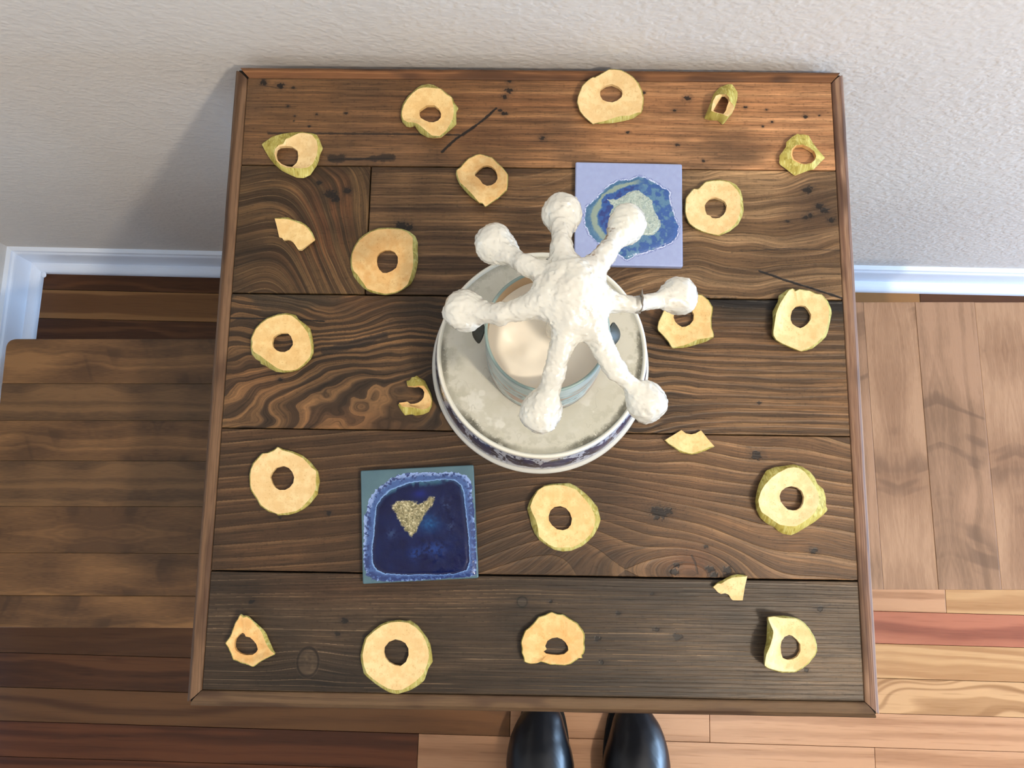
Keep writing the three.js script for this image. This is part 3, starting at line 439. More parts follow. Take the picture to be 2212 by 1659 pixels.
{
  const o = [0.0231, 0.94, -0.0093], P = (x, y, z) => [x - o[0], y - o[1], z - o[2]];
  const arms = [   // middle, ball centre, ball radius, arm radius
    [P(-0.0108, 0.934, -0.0339), P(-0.0336, 0.918, -0.0542), 0.0148, 0.0068], [P(0.0142, 0.936, -0.0478), P(0.0154, 0.92, -0.0774), 0.0146, 0.0070], [P(0.0462, 0.936, -0.0430), P(0.0629, 0.92, -0.0694), 0.0142, 0.0068], [P(0.0669, 0.935, -0.0053), P(0.0996, 0.918, -0.0165), 0.0136, 0.0054],
    [P(0.0527, 0.931, 0.0406), P(0.0757, 0.918, 0.0612), 0.0140, 0.0064], [P(0.0094, 0.931, 0.0444), P(0.0013, 0.918, 0.0694), 0.0150, 0.0068], [P(-0.0266, 0.931, 0.0019), P(-0.0547, 0.916, -0.0041), 0.0150, 0.0070],
  ];
  const field = (x, y, z) => {
    let d = smin(capsule(x, y, z, [0, -0.004, 0], [0, 0.001, 0], 0.0198, 0.0198), 1, 0.01);
    for (const [m, b, rb, ra] of arms) {
      const u = [m[0] * 0.42, 0.0, m[2] * 0.42], neck = [lerp(m[0], b[0], 0.62), lerp(m[1], b[1], 0.62), lerp(m[2], b[2], 0.62)];
      let a = capsule(x, y, z, u, m, ra * 1.4, ra); a = smin(a, capsule(x, y, z, m, neck, ra, ra * 0.95), 0.004); a = smin(a, Math.hypot(x - b[0], (y - b[1]) * 1.03, z - b[2]) - rb, 0.010); d = smin(d, a, 0.0125);
    }
    d = smin(d, capsule(x, y, z, [0, -0.005, 0], [-0.011, -0.0835, 0.004], 0.011, 0.0065), 0.012);
    if (d < 0.006 && d > -0.006) { const q = noise3(x * 240 + 9, y * 240, z * 240), rg = Math.abs(noise3(x * 190 + 3 * q, y * 190, z * 190 + 3) - 0.5); d += 0.0026 * (noise3(x * 95, y * 95, z * 95) - 0.5) + 0.0012 * (noise3(x * 430 + 7, y * 430, z * 430) - 0.5) - 0.0006 * (1 - sstep(0, 0.13, rg)); } d += 0 - 0.0003 * sstep(0.72, 0.9, noise3(x * 520, y * 520 + 3, z * 520));
    return d;
  };
  const g = surfaceNets(field, [-0.098, -0.122, -0.092], [0.1, 0.03, 0.1], 0.0011), p = g.attributes.position, c = new Float32Array(p.count * 3);
  const cream = srgb(240, 238, 228), stain = srgb(138, 108, 80), grey = srgb(150, 144, 132), col = new THREE.Color();
  for (let i = 0; i < p.count; i++) {
    const x = p.getX(i), y = p.getY(i), z = p.getZ(i), n = noise3(x * 260, y * 260, z * 260), m = arms[2][0], b = arms[2][1];
    col.copy(cream); const t = ((x - m[0] * 0.5) * m[0] + (z - m[2] * 0.5) * m[2]) / (m[0] ** 2 + m[2] ** 2), sd = x * m[2] - z * m[0];
    if (t > 0.15 && t < 0.95 && Math.abs(sd) < 0.0006) col.lerp(stain, 0.85 * sstep(0.00010, 0.00024, (sd) + (n - 0.5) * 0.0002) * sstep(0.40, 0.58, noise3(x * 420, y * 420, z * 420)));
    const q = Math.hypot(x - 0.0455, z - 0.0055 - 0.0 * y); if (x > 0.0425 && x < 0.0475 && z > -0.006 && z < 0.013) col.lerp(grey, 0.85 * sstep(0.42, 0.6, n + 0.1));
    col.lerp(grey, 0.22 * sstep(0.82, 0.9, noise3(x * 600 + 5, y * 600, z * 600 + 8)));
    col.toArray(c, i * 3);
  }
  g.setAttribute('color', new THREE.BufferAttribute(c, 3));
  mesh('body', g, phys({ vertexColors: true, roughness: 0.26, clearcoat: 0.6, clearcoatRoughness: 0.14, transmission: 0.34, thickness: 0, ior: 1.45 }), star);
  // frayed grey twist round the right arm
  const wr = rng(12), pts = []; for (let i = 0; i <= 16; i++) { const a = -0.4 + i / 16 * 5.0, rr = 0.0054 + 0.0012 * wr(); pts.push(new THREE.Vector3(0.0455 + 0.0016 * Math.sin(a * 0.7) + 0.0012 * (wr() - 0.5), -0.0048 + rr * Math.sin(a), 0.0036 + rr * Math.cos(a) * 1.05)); }
  const ring = mergeGeometries([new THREE.TubeGeometry(new THREE.CatmullRomCurve3(pts), 60, 0.0008, 6), new THREE.ConeGeometry(0.0012, 0.006, 6).rotateX(-1.3).translate(0.0472, -0.001, -0.0038)]);
  mesh('wire_twist', ring, std({ color: srgb(104, 96, 84), roughness: 0.7 }), star);
}

// ---------------------------------------------------------------- the two glazed geode tiles
function slab(poly, y0, y1, inset, crown, noiseAmp = 0) {   // low cushion over an outline (0.1 mm units, local x, z)
  const n = poly.length / 2; let cx = 0, cz = 0; for (let i = 0; i < n; i++) { cx += poly[i * 2] / n; cz += poly[i * 2 + 1] / n; }
  const N = 120, out = []; for (let i = 0; i < N; i++) { const t = i / N * n, k = Math.floor(t), f = t - k, a = k % n, b = (k + 1) % n; out.push([lerp(poly[a * 2], poly[b * 2], f) / 1e4, lerp(poly[a * 2 + 1], poly[b * 2 + 1], f) / 1e4]); }
  cx /= 1e4; cz /= 1e4; const rows = [], K = 22;
  rows.push(out.map(([x, z]) => [x, y0, z]));
  for (let k = 0; k <= K; k++) { const s = 1 - k / K * 0.999, q = Math.min(1, (k / K) / inset); const rise = Math.sqrt(1 - (1 - q) ** 2); rows.push(out.map(([x, z]) => { const px = cx + (x - cx) * s, pz = cz + (z - cz) * s; return [px, lerp(y0, y1, rise) + crown * (1 - s * s) + noiseAmp * (fbm2(px * 160 + 5, pz * 160, 2) - 0.5) * q, pz]; })); }
  const g = grid(rows, true); return g;
}
const tileUV = (g, w, d) => uvPlanar(g, (x) => x / w + 0.5, (x, y, z) => 0.5 - z / d);
{
  const W = 0.1048, D = 0.1054, t = tag(group('glazed_tile', [0.0894, HT, -0.1533], -0.0113), 'square pale lavender tile with blue and white geode glass, behind the star ornament', 'tile');
  const outer = [-427, 27, -409, -58, -344, -114, -300, -162, -242, -233, -169, -297, -95, -334, 16, -348, 97, -381, 170, -367, 259, -322, 332, -269, 395, -239, 394, -138, 419, -54, 441, 31, 484, 122, 468, 222, 402, 292, 293, 340, 184, 380, 61, 421, -12, 465, -70, 432, -143, 373, -238, 322, -303, 293, -377, 218, -415, 134];
  const inner = [-212, -140, -109, -143, -43, -191, 38, -239, 97, -241, 170, -180, 229, -135, 236, -73, 258, -12, 309, 87, 294, 157, 243, 212, 163, 221, -34, 225, -151, 152, -189, 14, -153, -64];
  const tex = paint(640, 640, (u, v, o) => {
    const wob = 12 * (noise2(u * 34, v * 34) - 0.5) + 9 * (noise2(u * 90, v * 90) - 0.5), x = (u - 0.5) * W * 1e4, z = (0.5 - v) * D * 1e4, da = polyDist(outer, x, z) + wob, di = polyDist(inner, x, z) + wob;
    const cellN = noise2(u * 110, v * 110), fl = fbm2(u * 26 + 3, v * 26, 3);
    if (da > 0) { mix3(o, [156, 170, 210], [147, 160, 202], fl); if (da < 26) { const e = noise2(u * 60 + 4, v * 60); if (da > 11 && da < 21 && e > 0.42) tint(o, [112, 124, 176], 0.75); else if (da < 12) tint(o, e > 0.35 ? [214, 222, 244] : [120, 138, 186], 0.7); } o[3] = 90; return; }
    if (di < 0) { mix3(o, [184, 196, 186], [150, 168, 160], cellN); tint(o, [128, 146, 146], 0.5 * sstep(0.55, 0.8, noise2(u * 60, v * 60))); tint(o, [206, 214, 208], 0.6 * sstep(0.7, 0.85, noise2(u * 150, v * 150))); o[3] = 120 + 120 * cellN; return; }
    const s = da / (da - Math.max(di, 1)) , q = clamp(-da / (-da + di + 1e-3)), left = sstep(60, -140, x + 0.5 * z), deep = [32, 76, 146], mid = [76, 116, 150], dark = [54, 98, 140];
    mix3(o, mid, dark, sstep(0.35, 0.65, fl)); tint(o, [98, 138, 166], 0.4 * cellN);
    tint(o, [142, 158, 142], left * 0.9 * sstep(0.18, 0.28, q) * (1 - sstep(0.44, 0.54, q + 0.1 * (fl - 0.5)))); tint(o, deep, left * 0.95 * sstep(0.48, 0.58, q)); tint(o, [38, 78, 148], (1 - left) * 0.85 * sstep(0.45, 0.62, fl + 0.25 * gauss(x, z, 380, 150, 130, 150))); tint(o, [24, 52, 120], left * sstep(0.55, 0.62, q) * sstep(0.5, 0.7, noise2(u * 48, v * 48)));
    o[3] = 100 + 110 * cellN;
  }, { bump: true });
  mesh('tile_body', tileUV(box(W, 0.0075, D, 0.0016).translate(0, 0.00385, 0), W, D), phys({ ...tex, bumpScale: 0.00015, roughness: 0.24, clearcoat: 0.5, clearcoatRoughness: 0.1 }), t);
  const pool = (s, y1, amp, name) => mesh(name, tileUV(slab(s, 0.0072, y1, 0.12, 0.0002, amp), W, D), phys({ ...tex, bumpScale: 0.0005, roughness: 0.12, clearcoat: 0.4, clearcoatRoughness: 0.05 }), t);
  pool(outer, 0.0082, 0.0004, 'glass_pool'); pool(inner, 0.0088, 0.0016, 'glass_crystals');
}
{
  const W = 0.1049, D = 0.1025, t = tag(group('glazed_tile', [-0.1051, HT, 0.1473], 0.0655), 'square teal-edged tile with deep navy glass and tan centre, left below the dish', 'tile');
  const crust = [-257, -423, -171, -450, -62, -467, 93, -463, 248, -455, 364, -449, 456, -414, 500, -361, 502, -231, 511, -78, 514, 74, 515, 224, 515, 373, 508, 485, 440, 500, 289, 503, 99, 505, -91, 506, -318, 500, -432, 480, -491, 434, -508, 322, -507, 172, -498, 22, -500, -84, -472, -143, -446, -249, -383, -330, -312, -380];
  const pool = [-174, -342, -64, -375, 91, -382, 246, -390, 346, -377, 405, -320, 425, -235, 434, -82, 447, 70, 452, 221, 450, 370, 421, 435, 328, 460, 176, 464, 25, 453, -165, 447, -316, 428, -391, 395, -424, 326, -429, 214, -412, 102, -393, -48, -379, -169, -330, -250, -260, -308];
  const tan = [-240, -177, -193, -213, -69, -214, 30, -179, 125, -243, 163, -233, 129, -158, 65, -86, 25, -27, -16, 47, -64, 112, -116, 57, -167, -14, -204, -84];
  const tex = paint(640, 640, (u, v, o) => {
    const wob = 14 * (noise2(u * 40, v * 40) - 0.5) + 10 * (noise2(u * 95, v * 95) - 0.5), x = (u - 0.5) * W * 1e4, z = (0.5 - v) * D * 1e4, dc = polyDist(crust, x, z) + wob, dp = polyDist(pool, x, z) + wob * 0.5, cell = 0.65 * noise2(u * 46, v * 46) + 0.35 * noise2(u * 110, v * 110), fl = fbm2(u * 9 + 2, v * 9, 3), sp = fbm2(u * 80 + 4, v * 80, 3);
    if (dc > 0) { mix3(o, [84, 112, 122], [70, 96, 108], fl); o[3] = 90; return; }
    if (dp > 0) { const q = -dc / (dp - dc), top = sstep(200, -250, z + 0.3 * x); mix3(o, [136, 160, 208], [60, 86, 138], sstep(0.15, 0.55, q + 0.3 * (cell - 0.5) + (1 - top) * 0.2)); tint(o, [34, 48, 96], 0.85 * sstep(0.54, 0.66, fbm2(u * 52, v * 52, 3) + 0.16 * (1 - top)) * sstep(0.95, 0.4, q)); tint(o, [128, 166, 214], 0.8 * sstep(0.82, 0.95, q)); o[3] = 120 + 90 * cell; return; }
    mix3(o, [9, 10, 46], [13, 26, 70], fl); tint(o, [26, 58, 96], 0.7 * sstep(40, 0, -dp) * top2(z)); tint(o, [62, 110, 126], 0.6 * sstep(62, 20, -dp) * sstep(-230, -330, z) * sstep(0.4, 0.6, noise2(u * 30, v * 12))); 
    tint(o, [28, 80, 128], 0.7 * gauss(x, z, 100, 0, 95, 80) * (0.5 + cell)); tint(o, [70, 90, 120], 0.55 * (gauss(x, z, -250, 75, 45) + gauss(x, z, 260, -170, 45, 60) + gauss(x, z, 290, 20, 35, 80)) * sstep(0.35, 0.6, cell)); tint(o, [34, 70, 140], 0.6 * (gauss(x, z, 130, 230, 120, 60) + gauss(x, z, -40, 270, 50)) * sstep(0.3, 0.6, cell)); tint(o, [24, 36, 120], 0.6 * gauss(x, z, 20, -270, 70, 40));
    const dt = polyDist(tan, x, z) + wob * 1.3; tint(o, [148, 140, 104], 0.95 * sstep(12, -12, dt)); if (dt < 0) { tint(o, [96, 92, 66], 0.8 * sstep(0.5, 0.62, fbm2(u * 60 + 9, v * 60, 2))); tint(o, [206, 198, 164], 0.8 * sstep(0.58, 0.70, sp)); } 
    o[3] = 110 + 110 * cell;
    function top2(zz) { return sstep(100, -300, zz); }
  }, { bump: true });
  mesh('tile_body', tileUV(box(W, 0.0075, D, 0.0014).translate(0, 0.00385, 0), W, D), phys({ ...tex, bumpScale: 0.0002, roughness: 0.28, specularIntensity: 0.6, clearcoat: 0.15, clearcoatRoughness: 0.1 }), t);
  mesh('glaze_crust', tileUV(slab(crust, 0.0070, 0.0086, 0.08, 0, 0.0006), W, D), phys({ ...tex, bumpScale: 0.0007, roughness: 0.22, specularIntensity: 0.6, clearcoat: 0.3, clearcoatRoughness: 0.08 }), t);
  mesh('glass_pool', tileUV(slab(pool, 0.0078, 0.0090, 0.10, 0, 0.0012), W, D), phys({ ...tex, bumpScale: 0.0006, roughness: 0.12, specularIntensity: 0.35, clearcoat: 0.25, clearcoatRoughness: 0.05 }), t);
}

// ---------------------------------------------------------------- dried apple slices
// outlines in 0.1 mm round the slice's own centre: x, z, height above the table
const fleshTex = paint(1024, 1024, (u, v, o) => { const n = fbm2(u * 10, v * 10, 4), f = noise2(u * 110, v * 110), g = fbm2(u * 34 + 4, v * 34, 3), w = Math.abs(fbm2(u * 16 + 7, v * 16, 3) - 0.5); mix3(o, [243, 215, 161], [233, 199, 143], clamp(sstep(0.3, 0.72, n) + (f - 0.5) * 0.16)); tint(o, [196, 150, 92], 0.3 * sstep(0.70, 0.80, g)); tint(o, [214, 170, 108], 0.25 * (1 - sstep(0.0, 0.02, w))); o[3] = 70 + 130 * n + 50 * f - 60 * (1 - sstep(0, 0.03, w)); }, { bump: true, repeat: 'mirror' });
const peelTex = paint(256, 256, (u, v, o) => { const n = fbm2(u * 7, v * 7, 3), f = noise2(u * 70, v * 18); mix3(o, [198, 190, 118], [156, 143, 70], clamp(n * 1.3 - 0.15)); tint(o, [210, 212, 154], 0.5 * sstep(0.55, 0.8, f)); tint(o, [126, 114, 46], 0.45 * sstep(0.62, 0.75, fbm2(u * 20 + 5, v * 20, 2))); o[3] = 128 + 90 * (f - 0.5); }, { bump: true, repeat: true });
const fleshMats = [[0.93, 0.93, 0.90], [0.95, 0.92, 0.80], [0.91, 0.83, 0.69], [1.02, 1.08, 1.16]].map((c) => std({ ...fleshTex, vertexColors: true, color: new THREE.Color(...c), bumpScale: 0.0004, roughness: 0.72 }));
const peelMat = phys({ ...peelTex, bumpScale: 0.0005, roughness: 0.66, specularIntensity: 0.5 }), peelBright = phys({ ...peelTex, color: new THREE.Color(1.08, 1.04, 0.9), bumpScale: 0.0005, roughness: 0.66, specularIntensity: 0.5 });
const coreMat = std({ color: srgb(168, 118, 62), roughness: 0.75 });
function pathSample(L, N, closed) {   // closed: by angle round the origin of the hole; open: by length
  const P = []; for (let i = 0; i < L.length; i += 3) P.push([L[i] / 1e4, L[i + 2] / 1e4, L[i + 1] / 1e4]);
  if (!closed) { const acc = [0]; for (let i = 1; i < P.length; i++) acc.push(acc[i - 1] + Math.hypot(P[i][0] - P[i - 1][0], P[i][2] - P[i - 1][2])); return Array.from({ length: N }, (_, k) => { const s = acc.at(-1) * k / (N - 1); let i = 1; while (i < acc.length - 1 && acc[i] < s) i++; const f = clamp((s - acc[i - 1]) / (acc[i] - acc[i - 1] || 1)); return [0, 1, 2].map((c) => lerp(P[i - 1][c], P[i][c], f)); }); }
  const out = [];
  for (let k = 0; k < N; k++) {
    const a = k / N * Math.PI * 2, ca = Math.cos(a), sa = Math.sin(a); let best = null;
    for (let i = 0; i < P.length; i++) { const A = P[i], B = P[(i + 1) % P.length], ex = B[0] - A[0], ez = B[2] - A[2], det = ca * -ez + sa * ex; if (Math.abs(det) < 1e-12) continue; const r = (A[0] * -ez + A[2] * ex) / det, s = (ca * A[2] - sa * A[0]) / det; if (r > 0 && s >= -1e-6 && s <= 1 + 1e-6 && (!best || r > best[0])) best = [r, lerp(A[1], B[1], clamp(s))]; }
    if (!best) best = out.length ? out.at(-1) : [0.02, 0.004]; out.push(best);
  }
  return out.map(([r, y], k) => { const a = k / N * Math.PI * 2; return [r * Math.cos(a), y, r * Math.sin(a)]; });
}
const slices = new Map();
function slice({ id, closed, x, z, hole, flesh, peel }, label, tone = 0, bright = false) {
  const o = tag(group(closed ? 'dried_apple_ring' : 'dried_apple_piece', [x, HT, z]), label, 'apple slice', closed ? 'dried apple rings scattered on the table' : 'broken pieces of dried apple on the table');
  const N = closed ? 144 : 60, H = pathSample(hole, N, closed), F = pathSample(flesh, N, closed), E = pathSample(peel, N, closed), K = 10, sd = id * 7.3;
  const bump = (px, pz) => 0.0011 * (fbm2(px * 190 + sd, pz * 190 + sd, 3) - 0.5);
  const top = [], skin = [], under = [], core = [];
  for (let k = 0; k <= K; k++) { const s = k / K; top.push(H.map((h, i) => { const f = F[i], px = lerp(h[0], f[0], s), pz = lerp(h[2], f[2], s), dip = Math.sin(Math.PI * s) * 0.0005; return [px, lerp(h[1], f[1], s * s * (3 - 2 * s)) - dip + bump(px, pz) * Math.sin(Math.PI * clamp(s, 0.1, 0.9)), pz]; })); }
  for (let k = 0; k <= 6; k++) { const s = k / 6, bul = Math.sin(Math.PI * s); skin.push(F.map((f, i) => { const e = E[i], l = Math.hypot(e[0], e[2]) || 1, w = 0.0004 * bul * (1 + noise2(i * 0.7 + sd, k * 0.4)); return [lerp(f[0], e[0], s) + e[0] / l * w, lerp(f[1], e[1], s), lerp(f[2], e[2], s) + e[2] / l * w]; })); }
  const hb = H.map((h) => [h[0] * 1.0, Math.max(0.0006, h[1] - 0.0042), h[2] * 1.0]);
  for (let k = 0; k <= 4; k++) { const s = k / 4; under.push(E.map((e, i) => { const lowF = Math.max(0.0004, F[i][1] - 0.0045), m = [0.25 * F[i][0] + 0.75 * e[0], Math.min(e[1], lowF), 0.25 * F[i][2] + 0.75 * e[2]], b = hb[i]; return k === 0 ? e : [0, 1, 2].map((c) => lerp(m[c], b[c], (s - 0.25) / 0.75)); })); }
  for (let k = 0; k <= 3; k++) { const s = k / 3; core.push(hb.map((b, i) => [0, 1, 2].map((c) => lerp(b[c], H[i][c], s)))); }
  const parts = [top, under, core].map((r) => grid(r, !!closed));
  if (!closed) for (const i of [0, N - 1]) { const loop = [...top.map((r) => r[i]), ...skin.slice(1).map((r) => r[i]), ...under.slice(1).map((r) => r[i]), ...core.slice(1, -1).map((r) => r[i])], c = [0, 1, 2].map((k) => loop.reduce((a, p) => a + p[k] / loop.length, 0)); parts.push(grid([loop, loop.map(() => c)], true)); }
  const uvf = (g) => uvPlanar(g, (px, py) => (px + x) / 0.06 + 0.3 * id, (px, py, pz) => (pz + z) / 0.06 + py * 5);
  const fg = uvf(mergeGeometries(parts)), q = fg.attributes.position, vc = new Float32Array(q.count * 3), amount = [0.12, 0.2, 0.5, 0.05][tone];
  for (let i = 0; i < q.count; i++) { const px = q.getX(i), pz = q.getZ(i); let dh = 1; if (closed) { const a = Math.atan2(pz, px), k = Math.floor(((a / (2 * Math.PI) + 1) % 1) * N), h = H[k], f = F[k], rh = Math.hypot(h[0], h[2]); dh = clamp((Math.hypot(px, pz) - rh) / Math.max(0.004, Math.hypot(f[0], f[2]) - rh)); } const patch = fbm2(px * 150 + sd, pz * 150, 3), b = amount * sstep(0.42, 0.6, patch - 0.16 * dh + 0.18 * (dh < 0.4 ? 1 - dh / 0.4 : 0) + 0.06); vc[i * 3] = 1 - 0.08 * b; vc[i * 3 + 1] = 1 - 0.27 * b; vc[i * 3 + 2] = 1 - 0.45 * b; }
  fg.setAttribute('color', new THREE.BufferAttribute(vc, 3)); mesh('flesh', fg, fleshMats[tone], o); mesh('peel', uvf(grid(skin, !!closed)), bright ? peelBright : peelMat, o);
  slices.set(id, o); return o;
}
slice({ id: 1, closed: 1, x: -0.2497, z: -0.2132, hole: [-90,21,94,-85,-31,94,-57,-57,88,0,-70,73,54,-73,58,111,-36,48,121,20,46,120,57,45,109,95,46,68,139,48,20,135,53,-35,116,67,-76,78,85], flesh: [-99,28,109,-93,-24,109,-62,-65,102,-22,-85,91,-1,-141,83,24,-148,79,73,-184,73,125,-210,71,173,-213,70,250,-197,71,304,-130,73,320,-53,76,314,33,79,279,119,80,233,157,80,166,166,78,72,159,72,22,157,70,-35,135,78,-80,93,97], peel: [-259,-111,28,-155,-194,25,-60,-226,21,28,-243,17,148,-253,15,158,-241,15,234,-239,15,287,-220,15,317,-168,16,356,-72,17,344,-43,17,329,4,18,323,52,18,308,104,18,246,208,18,181,241,17,114,237,16,46,209,15,-46,163,16,-115,105,21,-167,42,26,-216,-33,28] }, 'dried apple ring curled up, olive peel turned outward, at the left of the top plank', 0, true);
slice({ id: 2, closed: 1, x: -0.1084, z: -0.2594, hole: [-104,24,51,-101,-15,50,-59,-49,51,-28,-68,52,48,-68,54,94,-29,55,118,19,55,115,62,55,89,96,55,45,115,54,0,114,56,-44,98,61,-86,70,57], flesh: [-274,16,70,-259,-58,67,-221,-130,66,-170,-193,68,-117,-236,70,-63,-250,72,36,-244,74,104,-234,76,173,-166,78,218,-142,79,239,-55,80,245,17,80,238,88,80,213,145,79,175,217,78,114,272,78,39,272,82,-1,242,88,-63,194,105,-108,157,104,-159,138,95,-208,136,91,-255,104,82,-271,62,75], peel: [-290,-14,12,-282,-88,10,-240,-172,8,-188,-231,8,-135,-285,8,-100,-310,8,-28,-325,8,27,-314,8,100,-273,8,175,-210,8,214,-186,8,235,-128,8,287,-61,8,265,-17,8,269,113,8,234,152,8,121,254,9,36,266,12,-17,259,16,-89,221,24,-126,175,28,-145,137,27,-180,161,27,-230,150,25,-273,100,20,-289,41,16] }, 'notched dried apple ring with pale peel flaring right, left of the black scratch', 1, false);
slice({ id: 3, closed: 1, x: 0.0737, z: -0.2832, hole: [-116,9,45,-107,-25,45,-53,-67,45,5,-82,45,72,-51,45,108,-12,45,110,26,45,99,60,45,54,99,45,9,117,45,-45,110,45,-89,91,45,-112,48,45], flesh: [-343,151,99,-339,95,100,-294,-29,95,-245,-87,87,-190,-134,77,-172,-128,76,-90,-186,62,-26,-231,55,28,-233,53,95,-225,51,163,-189,50,220,-146,50,260,-88,50,295,-11,50,312,66,50,307,143,50,292,225,50,248,230,50,181,260,51,92,266,52,25,287,55,-65,325,61,-164,354,70,-181,372,71,-208,348,75,-276,292,85,-320,234,93], peel: [-343,129,57,-337,72,58,-292,-55,52,-241,-112,45,-186,-160,35,-166,-152,33,-86,-212,20,-22,-257,13,33,-259,11,101,-252,9,173,-214,8,229,-171,8,284,-103,8,315,-25,8,327,52,8,320,130,8,303,207,8,222,271,9,119,301,10,7,326,14,-124,340,24,-160,330,28,-178,352,29,-207,326,33,-275,270,44,-320,212,51] }, 'broad pale dried apple ring nearest the back border, behind the lavender tile', 0, false);
slice({ id: 4, closed: 1, x: 0.1857, z: -0.272, hole: [-130,135,135,-82,46,135,-30,-37,135,-3,-41,135,29,-9,135,31,27,135,10,81,135,-1,127,135,-29,166,135,-71,158,135,-101,149,135], flesh: [-153,144,150,-131,37,150,-103,-17,150,-63,-35,150,-37,-32,150,-7,-36,150,27,-4,150,34,35,150,75,92,150,60,152,150,9,202,150,-36,180,150,-75,169,150,-111,161,150], peel: [-197,157,18,-155,59,18,-119,-35,18,-90,-112,18,-31,-182,18,54,-219,18,97,-219,18,120,-183,18,149,-132,18,147,-74,18,128,-2,18,109,53,18,81,104,18,50,136,18,8,205,18,-16,220,18,-32,198,18,-64,177,18,-144,174,18] }, 'small olive apple ring folded on edge, right of the broad ring at the back', 0, true);
slice({ id: 5, closed: 1, x: 0.2644, z: -0.2188, hole: [-135,23,65,-122,-31,65,-85,-70,65,-27,-76,65,28,-48,65,80,-10,65,96,35,65,80,74,65,46,104,65,-8,118,65,-50,113,65,-85,94,65,-119,72,65], flesh: [-159,35,90,-148,-23,89,-103,-68,87,-34,-77,83,27,-50,81,78,-7,80,95,42,80,79,84,80,42,117,80,-14,131,81,-58,127,82,-99,111,85,-142,87,88], peel: [-259,32,57,-235,1,58,-189,-65,56,-183,-116,53,-121,-174,47,-64,-212,41,-42,-203,39,2,-206,36,46,-198,33,83,-126,30,134,-51,28,201,36,28,164,71,28,81,159,29,16,176,30,-110,230,37,-146,205,41,-203,160,48,-253,124,52,-263,102,54,-258,58,56] }, 'small olive-yellow apple ring lying peel side up, nearest the back right corner', 2, true);
slice({ id: 6, closed: 1, x: -0.0505, z: -0.1945, hole: [-111,-2,48,-73,-45,46,-35,-78,45,11,-87,45,54,-75,45,89,-43,45,109,2,45,114,51,45,95,92,46,54,122,48,12,130,51,-31,110,54,-55,73,55,-87,40,51,-108,27,50], flesh: [-287,-21,75,-253,-44,71,-217,-97,62,-176,-146,56,-96,-190,52,-61,-199,51,-2,-179,50,60,-159,50,103,-110,50,162,-54,50,210,7,51,211,102,52,206,169,56,163,216,61,122,260,70,47,325,87,3,365,96,-24,328,102,-58,329,109,-116,259,119,-191,177,113,-247,124,101,-272,58,88,-284,14,81], peel: [-297,-42,30,-259,-66,26,-222,-120,19,-181,-168,13,-99,-212,10,-63,-221,9,-3,-201,8,60,-180,8,106,-130,8,165,-73,8,213,-7,8,214,84,10,207,155,13,166,202,18,123,246,25,45,310,40,0,348,48,-27,312,53,-61,312,58,-142,258,68,-198,197,65,-250,133,56,-287,54,43,-295,2,35] }, 'pointed dried apple ring with green lower-left edge, left of the lavender tile', 2, false);
slice({ id: 7, closed: 1, x: 0.1754, z: -0.1623, hole: [-113,-12,45,-92,-53,45,-57,-86,45,-8,-98,45,44,-82,45,86,-55,45,103,-14,45,93,37,45,70,78,45,30,111,45,-10,118,45,-44,114,45,-61,93,45,-95,80,45,-108,39,45], flesh: [-307,13,90,-299,-70,89,-265,-118,86,-221,-169,80,-179,-164,77,-137,-209,70,-100,-248,64,-29,-263,58,47,-268,54,125,-256,52,164,-220,51,211,-170,50,235,-110,50,233,-46,50,235,28,50,215,106,50,178,175,50,112,235,50,46,268,51,10,291,52,-77,275,55,-146,255,60,-208,227,67,-269,185,76,-299,120,83,-310,67,87], peel: [-303,-4,48,-292,-87,47,-256,-138,43,-213,-189,38,-167,-187,34,-132,-227,28,-95,-269,23,-19,-289,16,57,-296,12,145,-282,10,206,-252,9,253,-188,8,268,-123,8,273,-54,8,277,20,8,257,89,8,215,168,8,131,237,8,64,266,9,25,283,10,-67,264,13,-137,249,18,-203,220,25,-265,173,33,-295,108,41,-306,50,45] }, 'pale round dried apple ring just right of the lavender tile', 0, false);
slice({ id: 8, closed: 0, x: -0.2384, z: -0.1324, hole: [-133,53,33,-109,57,33,-87,84,35,-51,78,36,-20,85,40,13,111,46,42,150,50,64,182,51,94,184,52], flesh: [-187,-135,35,-150,-133,35,-101,-134,35,-51,-129,35,10,-109,35,50,-92,35,101,-75,36,143,-38,37,175,4,38,201,52,40,223,80,41], peel: [-196,-151,6,-160,-155,6,-111,-159,6,-64,-161,6,-27,-140,6,21,-127,6,64,-117,6,109,-87,6,151,-49,6,186,-1,6,215,67,6] }, 'wedge of dried apple with green upper edge, on the short swirl-grained plank', 1, false);
slice({ id: 9, closed: 1, x: -0.1459, z: -0.1046, hole: [-92,1,35,-88,-40,35,-65,-76,35,-17,-102,35,36,-105,35,81,-83,35,112,-37,35,115,24,35,102,74,35,64,105,35,12,129,35,-28,127,35,-63,92,35,-84,51,35], flesh: [-326,25,70,-327,-46,70,-301,-123,70,-260,-189,70,-208,-236,70,-146,-278,70,-89,-299,70,9,-308,70,132,-304,70,201,-276,70,257,-221,70,258,-119,70,269,-17,70,268,74,70,251,164,70,225,250,70,169,301,70,103,331,70,12,348,70,-72,329,70,-165,300,70,-201,245,70,-237,200,70,-268,155,70,-304,121,70,-321,70,70], peel: [-354,10,8,-345,-72,8,-319,-149,8,-283,-216,8,-231,-268,8,-164,-308,8,-81,-337,8,-2,-341,8,127,-332,8,207,-309,8,273,-259,8,300,-192,8,300,-115,8,309,2,8,295,94,8,278,165,8,246,231,8,174,283,8,93,324,8,1,343,8,-82,331,8,-141,317,8,-206,282,8,-257,232,8,-320,152,8,-343,76,8] }, 'large orange-tinted dried apple ring over the plank joint, left of the star ornament', 2, false);
